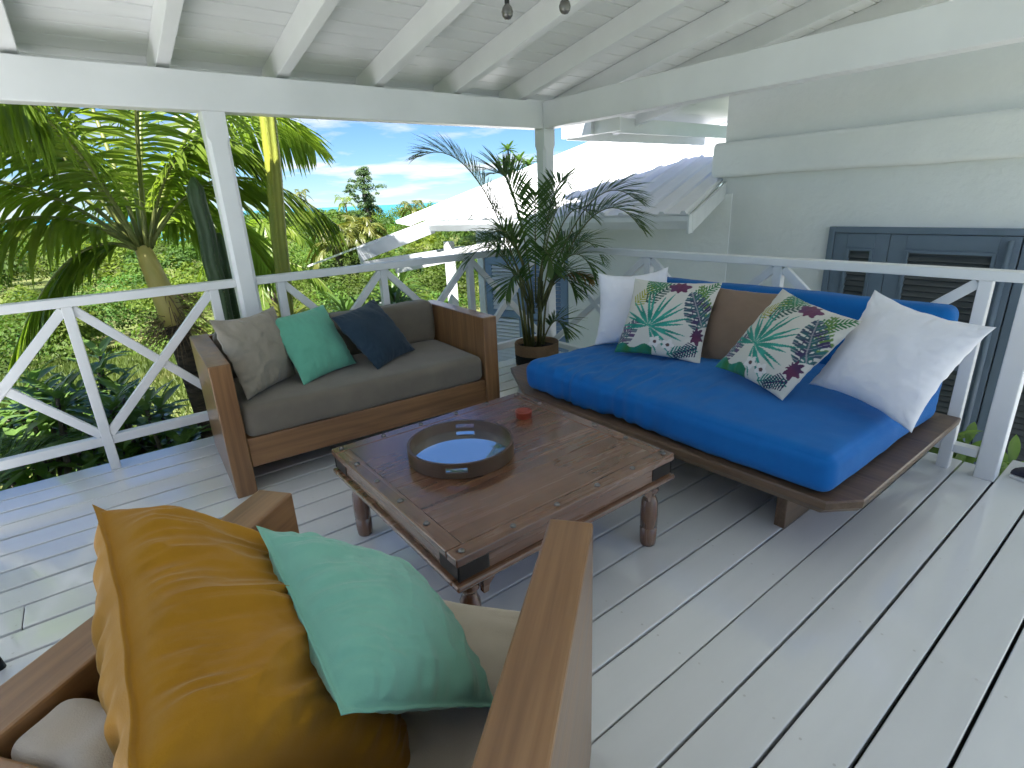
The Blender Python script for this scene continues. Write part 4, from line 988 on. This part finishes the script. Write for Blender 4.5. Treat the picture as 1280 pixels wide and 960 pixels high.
# ------------------------------------------------------------------ large-leaved shrubs under the railing
def rosette_shrub(x, y, ztops, label, seed, L=0.30, w=0.085, nl=15):
    rr = random.Random(seed); z0 = gz(x, y)
    o = root('large_leaved_shrub', label, 'shrub', (x, y, z0), 0, 'large-leaved shrubs below the railing')
    for (dx, dy, zt) in ztops:
        tip = Vector((x+dx, y+dy, zt)); b = Vector((x+dx*0.15, y+dy*0.15, z0-0.05))
        pts = bez(b, Vector((x+dx*0.6, y+dy*0.5, (z0+zt)/2)), tip, 8)
        st = MB().tube(pts, [0.028-0.0017*i for i in range(9)], 7).build('branch', 'bark', o, smooth=True)
        m = MB()
        for k in range(nl):
            a = k*2.4+rr.uniform(-.3, .3); el = 0.95-1.25*k/nl+rr.uniform(-.15, .15)
            d = Vector((math.cos(a)*math.cos(el), math.sin(a)*math.cos(el), math.sin(el)))
            leafstrip(m, tip-Vector((0, 0, 0.16*k/nl)), d, Vector((-math.cos(a)*math.sin(el), -math.sin(a)*math.sin(el), math.cos(el))), L*rr.uniform(0.75, 1.15), w*rr.uniform(0.85, 1.15), 6, 0.55, 0.28, shape=1.15)
        m.build('leaves', 'rosette_leaf', st, smooth=True)
    return o
rr = random.Random(21)
shr = [(-4.95, 1.75, 'large-leaved green shrub at the far left below the railing', 31), (-4.35, 2.35, 'large-leaved green shrub behind the left end of the railing', 32), (-4.15, 1.45, 'large-leaved shrub right behind the first baluster from the left', 33), (-3.5, 1.9, 'large-leaved shrub under the X brace left of the sofa', 34), (-3.2, 1.5, 'large-leaved shrub beside the left arm of the sofa', 35), (-3.75, 2.7, 'large-leaved shrub on the lawn behind the X brace', 36)]
for x, y, lb, sd in shr:
    tops = [(rr.uniform(-.35, .35), rr.uniform(-.35, .35), rr.uniform(-0.75, 0.18)) for _ in range(14)]
    tops = [(a, max(b, 0.32-y), c - max(0, x+3.9)*0.35) for a, b, c in tops]
    rosette_shrub(x, y, tops, lb, sd)
for x, y, lb, sd in ((0.75, -2.75, 'low green shrub below the bottom rail beside the house door', 37), (0.70, -3.25, 'low green shrub under the gap next to the end post', 38)):
    rosette_shrub(x, y, [(rr.uniform(-.3, .3), rr.uniform(-.25, .25), rr.uniform(-0.5, -0.12)) for _ in range(12)], lb, sd, 0.2, 0.06)
# fern-like palm fronds low at the left corner
fp = root('fern_palm', 'low pale feathery palm plant at the lower left below the railing', 'plant', (-4.6, 0.55, gz(-4.6, .55)))
for i in range(9):
    a = R_(-20+i*42); h = Vector((math.cos(a), abs(math.sin(a))*0.8, 0)); b = Vector((-4.5, 0.6, -0.6))
    frond(fp, bez(b, b+h*0.35+Vector((0, 0, 0.75)), b+h*0.85+Vector((0, 0, 0.55)), 12), 0.24, 0.022, 30, 'strap_leaf', 'rachis', 0.008, 0.6, 0.2, seed=700+i)

# ------------------------------------------------------------------ strap-leaved plants between the deck and the wing
def strap_plant(x, y, zc, label, seed, n=34, L=0.55, mat='strap_leaf', w=0.045):
    rr = random.Random(seed); o = root('strap_leaved_plant', label, 'plant', (x, y, gz(x, y)), 0, 'strap-leaved plants beyond the railing')
    MB().tube([(x, y, gz(x, y)-0.05), (x+0.02, y, (gz(x, y)+zc)/2), (x, y, zc)], [0.05, 0.045, 0.04], 8).build('stem', 'bark', o, smooth=True)
    m = MB()
    for k in range(n):
        a = k*2.4; el = rr.uniform(0.05, 1.35); d = Vector((math.cos(a)*math.cos(el), math.sin(a)*math.cos(el), math.sin(el)))
        leafstrip(m, (x, y, zc-0.15*rr.random()), d, Vector((-math.cos(a)*math.sin(el), -math.sin(a)*math.sin(el), math.cos(el)+.01)), L*rr.uniform(.7, 1.2), w, 6, 1.3, 0.35)
    m.build('leaves', mat, o, smooth=True)
spl = [(-0.9, 2.3, 0.05, 'strap-leaved plant behind the sofa back, left of the wing'), (-0.35, 2.6, 0.15, 'strap-leaved plant just left of the wing verandah post'), (-1.5, 2.9, -0.1, 'strap-leaved plant behind the middle of the sofa'), (-0.1, 3.2, 0.25, 'strap-leaved plant under the sloping porch fascia of the wing'), (-0.7, 3.5, 0.05, 'strap-leaved plant further back between sofa and wing'), (0.35, 3.9, 0.2, 'strap-leaved plant behind the wing verandah rail'), (-1.9, 3.6, -0.2, 'yellowish strap-leaved plant behind the navy pillow'), (-1.3, 4.2, -0.1, 'yellowish strap-leaved plant farthest from the sofa')]
for i, (x, y, z, lb) in enumerate(spl): strap_plant(x, y, z, lb, 800+i, 46, 0.6 if i % 2 else 0.5, 'yellow_palm' if i >= 6 else 'strap_leaf')

# ------------------------------------------------------------------ mid-distance palms and trees
def far_palm(x, y, ztop, label, seed, n=16, L=1.6, mat='yellow_palm', LL=0.55):
    rr = random.Random(seed); z0 = gz(x, y); o = root('palm_tree', label, 'palm tree', (x, y, z0), 0, 'palms in the bush beyond the garden')
    MB().tube([(x+.2, y, z0-.2), (x+.05, y, (z0+ztop)/2), (x, y, ztop)], [0.16, 0.12, 0.10], 8).build('trunk', 'palm_bark', o, smooth=True)
    for k in range(n):
        a = k*2.4+rr.uniform(-.2, .2); el = rr.uniform(-0.2, 1.3); h = Vector((math.cos(a), math.sin(a), 0)); b = Vector((x, y, ztop))
        c = math.cos(el)
        frond(o, bez(b, b+h*L*(0.3+0.3*c)+Vector((0, 0, L*0.75*math.sin(el)+.35)), b+h*L*(0.35+.6*c)+Vector((0, 0, L*0.7*math.sin(el)-0.5*L*c)), 8), LL, 0.07, 16, mat, 'rachis', 0.03, 0.9, 0.12, seed=seed*50+k, hang=0.3)
def pix(px, py, dist):      # point seen at a pixel of the photograph, dist metres ahead (used for far planting only)
    d = fw + r2*((px-640)/674.789) + u2*(-(py-480)/674.789)
    return CAM + d*dist
for px, py, ds, lb, n, L, mt in ((452, 297, 26, 'yellowish young palm in the bush left of the wing roof', 18, 1.5, 'yellow_palm'), (420, 308, 22, 'yellowish young palm just above the garden railing', 16, 1.3, 'yellow_palm'), (516, 264, 60, 'small palm against the sea beside the wing roof', 16, 2.0, 'yellow_palm'), (376, 244, 90, 'small far palm on the skyline in the middle of the bush', 14, 2.0, 'yellow_palm'), (330, 330, 14, 'green palm behind the tall yellow cactus', 18, 1.9, 'coco_leaf'), (432, 256, 75, 'palm at the foot of the tall skyline tree', 14, 2.2, 'coco_leaf')):
    p = pix(px, py, ds); far_palm(p.x, p.y, p.z, lb, int(px), n, L, mt)
def leafcloud(centers, radii, nper, size, seed, flat=0.0):
    """quads scattered through ellipsoid shells, returned as numpy arrays"""
    rg = np.random.default_rng(seed); C_ = np.repeat(np.asarray(centers, float), nper, 0); Rr = np.repeat(np.asarray(radii, float), nper, 0); n = len(C_)
    d = rg.normal(size=(n, 3)); d[:, 2] = np.abs(d[:, 2])*0.9 - 0.15*rg.random(n); d /= np.linalg.norm(d, axis=1)[:, None]
    rad = 0.72+0.30*rg.random(n)+0.12*np.sin(5*d[:, 0]+C_[:, 0]*3)+0.12*np.sin(6*d[:, 1]+C_[:, 1]*2)
    Pp = C_ + d*Rr*rad[:, None]
    nr = d + rg.normal(size=(n, 3))*0.48 + np.array([0, 0, 0.35]); nr /= np.linalg.norm(nr, axis=1)[:, None]
    t = np.cross(nr, rg.normal(size=(n, 3))); t /= np.linalg.norm(t, axis=1)[:, None]; b = np.cross(nr, t)
    s = (np.repeat(np.asarray(size, float), nper) if hasattr(size, '__len__') else size)*(0.6+0.8*rg.random(n)); s = s[:, None]
    V = np.empty((n, 4, 3)); V[:, 0] = Pp-t*s; V[:, 1] = Pp-b*s*0.5; V[:, 2] = Pp+t*s; V[:, 3] = Pp+b*s*0.5
    return V.reshape(-1, 3), np.arange(n*4).reshape(n, 4)
# tall tree on the skyline
p = pix(457, 252, 60); z0 = gz(p.x, p.y)
tt = root('broadleaf_tree', 'tall dark broadleaf tree rising above the skyline left of the wing roof', 'tree', (p.x, p.y, z0))
MB().tube([(p.x, p.y, z0-.3), (p.x+.2, p.y, 0.0), (p.x-.1, p.y, 2.5), (p.x+.2, p.y, 5.0)], [0.35, 0.28, 0.2, 0.06], 8).build('trunk', 'bark', tt, smooth=True)
rr = random.Random(4); cs = []; rd = []
for k in range(95):
    z = rr.uniform(-0.6, 5.3); wv = 2.0*math.sqrt(max(0.02, 1-((z-2.3)/3.1)**2))*(0.75+0.35*math.sin(z*2.1+1))
    a = rr.uniform(0, 6.28); r = wv*math.sqrt(rr.random()); cs.append((p.x+r*math.cos(a), p.y+r*math.sin(a), z)); q = rr.uniform(0.25, 0.62); rd.append((q, q, q*0.8))
    MB().tube([(p.x+.1, p.y, z-0.6), cs[-1]], [0.05, 0.015], 5).build('limb', 'bark', tt) if k % 3 == 0 else None
V, F = leafcloud(cs, rd, 80, 0.11, 5); V -= np.array([p.x, p.y, z0]); c_ = npmesh('crown', V, F, 'tree_leaf'); c_.parent = tt
# tip of a small tree above the wing roof
p = pix(640, 205, 10.5); z0 = gz(p.x, p.y)
t2 = root('small_tree', 'small tree with pale leaf rosettes showing above the wing roof', 'tree', (p.x, p.y, z0))
MB().tube([(p.x+.4, p.y+.2, z0), (p.x+.2, p.y+.1, 0.8), (p.x, p.y, p.z)], [0.10, 0.07, 0.03], 8).build('trunk', 'bark', t2, smooth=True)
for (dx, dy, dz) in ((-.05, .05, .25), (.25, -.2, -.05), (.1, -.1, .05), (.45, -.35, .0), (-.1, .1, .0), (.2, .0, -.25)):
    q = p+Vector((dx, dy, dz)); br = MB().tube([p+Vector((.05, 0, -.5)), q], [0.03, 0.015], 6).build('branch', 'bark', t2); m = MB()
    for k in range(16):
        a = k*2.4; el = 1.1-1.3*k/16; d = Vector((math.cos(a)*math.cos(el), math.sin(a)*math.cos(el), math.sin(el)))
        leafstrip(m, q, d, Vector((-math.cos(a)*math.sin(el), -math.sin(a)*math.sin(el), math.cos(el))), 0.24, 0.07, 5, 0.5, 0.3, shape=1.1)
    m.build('leaves', 'strap_leaf', br)

# ------------------------------------------------------------------ bush covering the slope, grass
rg = np.random.default_rng(17); cs, rd, ns, sz = [], [], [], []
def ztop(d): 
    return np.interp(d, [14, 20, 30, 50, 80, 120, 170], [-1.35, -1.15, -0.75, -0.35, 0.0, 0.20, 0.30])
groups = {0: [[], []], 1: [[], []], 2: [[], []]}
for (d0, d1, cnt, gi) in ((17, 32, 330, 0), (32, 75, 520, 1), (75, 175, 700, 2)):
    for k in range(cnt):
        d = math.sqrt(rg.uniform(d0*d0, d1*d1)); az = R_(rg.uniform(44, 128)); x, y = CAM.x+d*math.cos(az), CAM.y+d*math.sin(az)
        cl = noise.noise(Vector((x/(3+0.06*d), y/(3+0.06*d), 1.7))); zt = float(ztop(d)) + rg.normal()*(0.18+0.0025*d) + cl*(0.75+0.006*d)
        azd = math.degrees(az)
        zt += 0.25*min(1, d/80)
        if 60.5 < azd < 66 and d > 60: zt -= 0.75
        r = rg.uniform(0.5, 1.2)*(0.80+0.012*d); h = r*rg.uniform(0.8, 1.25)
        groups[gi][0].append((x, y, zt-h)); groups[gi][1].append((r, r, h))
Vs, Fs, o_, tones, warm = [], [], 0, [], []
for gi, (nper, s_) in {0: (760, 0.058), 1: (380, 0.115), 2: (230, 0.24)}.items():
    V, F = leafcloud(groups[gi][0], groups[gi][1], nper, s_, 30+gi); Vs.append(V); Fs.append(F+o_); o_ += len(V); tones.append(np.repeat(np.random.default_rng(90+gi).uniform(0.55, 1.4, len(groups[gi][0])), nper*4)); warm.append(np.repeat(np.random.default_rng(70+gi).uniform(0, 1, len(groups[gi][0])), nper*4))
bm_ = npmesh('bush', np.concatenate(Vs), np.concatenate(Fs), 'bush_leaf', kind='stuff')
tn = np.concatenate(tones); wm = np.concatenate(warm); ca = bm_.data.color_attributes.new('tone', 'FLOAT_COLOR', 'POINT'); ca.data.foreach_set('color', np.stack([tn*(0.75+0.5*wm), tn, tn*(1.1-0.4*wm), np.ones_like(tn)], 1).astype(np.float32).ravel())
fin(bm_, 'dense green tropical bush covering the slope down to the sea', 'bush')
# grass blades on the lawn
rg = np.random.default_rng(3); n = 60000
az = np.radians(rg.uniform(60, 128, n)); d = np.sqrt(rg.uniform(4.5**2, 19**2, n)); x = CAM.x+d*np.cos(az); y = CAM.y+d*np.sin(az); keep = y > 0.6; x, y, d = x[keep], y[keep], d[keep]; n = len(x)
rr_ = np.hypot(x, y); t = np.clip((rr_-6)/14, 0, 1); z = -1.6-0.75*t*t*(3-2*t)
a = rg.uniform(0, 6.28, n); h = rg.uniform(0.06, 0.20, n); w = 0.012+0.0006*d; ln = rg.normal(size=(n, 2))*0.05
V = np.empty((n, 4, 3)); c, s_ = np.cos(a)*w, np.sin(a)*w
V[:, 0] = np.stack([x-c, y-s_, z-.02], 1); V[:, 1] = np.stack([x+c, y+s_, z-.02], 1); V[:, 2] = np.stack([x+c*.2+ln[:, 0], y+s_*.2+ln[:, 1], z+h], 1); V[:, 3] = np.stack([x-c*.2+ln[:, 0], y-s_*.2+ln[:, 1], z+h], 1)
fin(npmesh('grass', V.reshape(-1, 3), np.arange(n*4).reshape(n, 4), 'grass_blade', kind='stuff'), 'rough yellow-green grass on the lawn below the deck', 'grass')

# ------------------------------------------------------------------ small things
def bulb(x, y, z, top, label):
    o = root('hanging_bulb', label, 'light bulb', (x, y, z), 0, 'hanging bulbs under the porch ceiling')
    MB().tube([(x, y, z+0.05), (x, y, top)], 0.003, 6).build('cord', 'black_rubber', o)
    MB().lathe([(0.0095, 0.028), (0.011, 0.03), (0.011, 0.052), (0.006, 0.058)], (x, y, z), 14).build('socket', 'black_rubber', o, smooth=True)
    MB().lathe([(0.002, -0.030), (0.014, -0.027), (0.023, -0.016), (0.0265, 0.0), (0.022, 0.016), (0.013, 0.027), (0.0095, 0.032)], (x, y, z), 18).build('globe', 'bulb_glass', o, smooth=True)
bulb(-1.686, -1.683, 2.25, rz(-1.683)+RD, 'small dark hanging bulb left of the other one at the top edge')
bulb(-1.51, -1.867, 2.25, rz(-1.867)-0.002, 'small dark hanging bulb on the right below a rafter')
# stool whose leg shows at the left edge
st = root('stool', 'black metal stool leg at the left edge of the deck', 'stool', (-4.15, -1.63, 0))
MB().lathe([(0.16, 0.44), (0.17, 0.45), (0.17, 0.47), (0.16, 0.475)], (-4.15, -1.63, 0), 28).build('seat', 'black_rubber', st, smooth=True)
for a in (5, 125, 245):
    a = R_(a); MB().tube([(-4.15+0.12*math.cos(a), -1.63+0.12*math.sin(a), 0.445), (-4.15+0.175*math.cos(a), -1.63+0.175*math.sin(a), 0.03), (-4.15+0.176*math.cos(a), -1.63+0.176*math.sin(a), 0.0)], [0.014, 0.014, 0.016], 10).build('leg', 'black_rubber', st, smooth=True)
# shoe on the step
sh = root('shoe', 'dark navy shoe with pale sole on the step at the right edge', 'shoe', (0.11, -3.605, 0.0))
def shoe_ring(y, w, z0, z1): return [(0.11+w*math.cos(t)*0.5, y, z0+(z1-z0)*(0.5+0.5*math.sin(t))) for t in [2*math.pi*k/12 for k in range(12)]]
m = MB(); P = []; rings_ = [(-3.470, 0.03, 0.012, 0.03), (-3.480, 0.06, 0.012, 0.045), (-3.505, 0.085, 0.012, 0.058), (-3.545, 0.095, 0.012, 0.07), (-3.605, 0.088, 0.012, 0.085), (-3.665, 0.078, 0.012, 0.095), (-3.720, 0.07, 0.012, 0.09), (-3.735, 0.04, 0.012, 0.07)]
for r_ in rings_: P += shoe_ring(*r_)
F = [(i*12+k, i*12+(k+1) % 12, (i+1)*12+(k+1) % 12, (i+1)*12+k) for i in range(len(rings_)-1) for k in range(12)] + [tuple(range(11, -1, -1)), tuple((len(rings_)-1)*12+k for k in range(12))]
m.add(P, F).build('upper', 'shoe_navy', sh, smooth=True)
MB().prism([(0.11-0.03, -3.470), (0.11-0.05, -3.525), (0.11-0.042, -3.645), (0.11-0.035, -3.735), (0.11+0.035, -3.735), (0.11+0.042, -3.645), (0.11+0.05, -3.525), (0.11+0.03, -3.470)], 0.001, 0.018).build('sole', 'shoe_sole', sh, bevel=0.004)
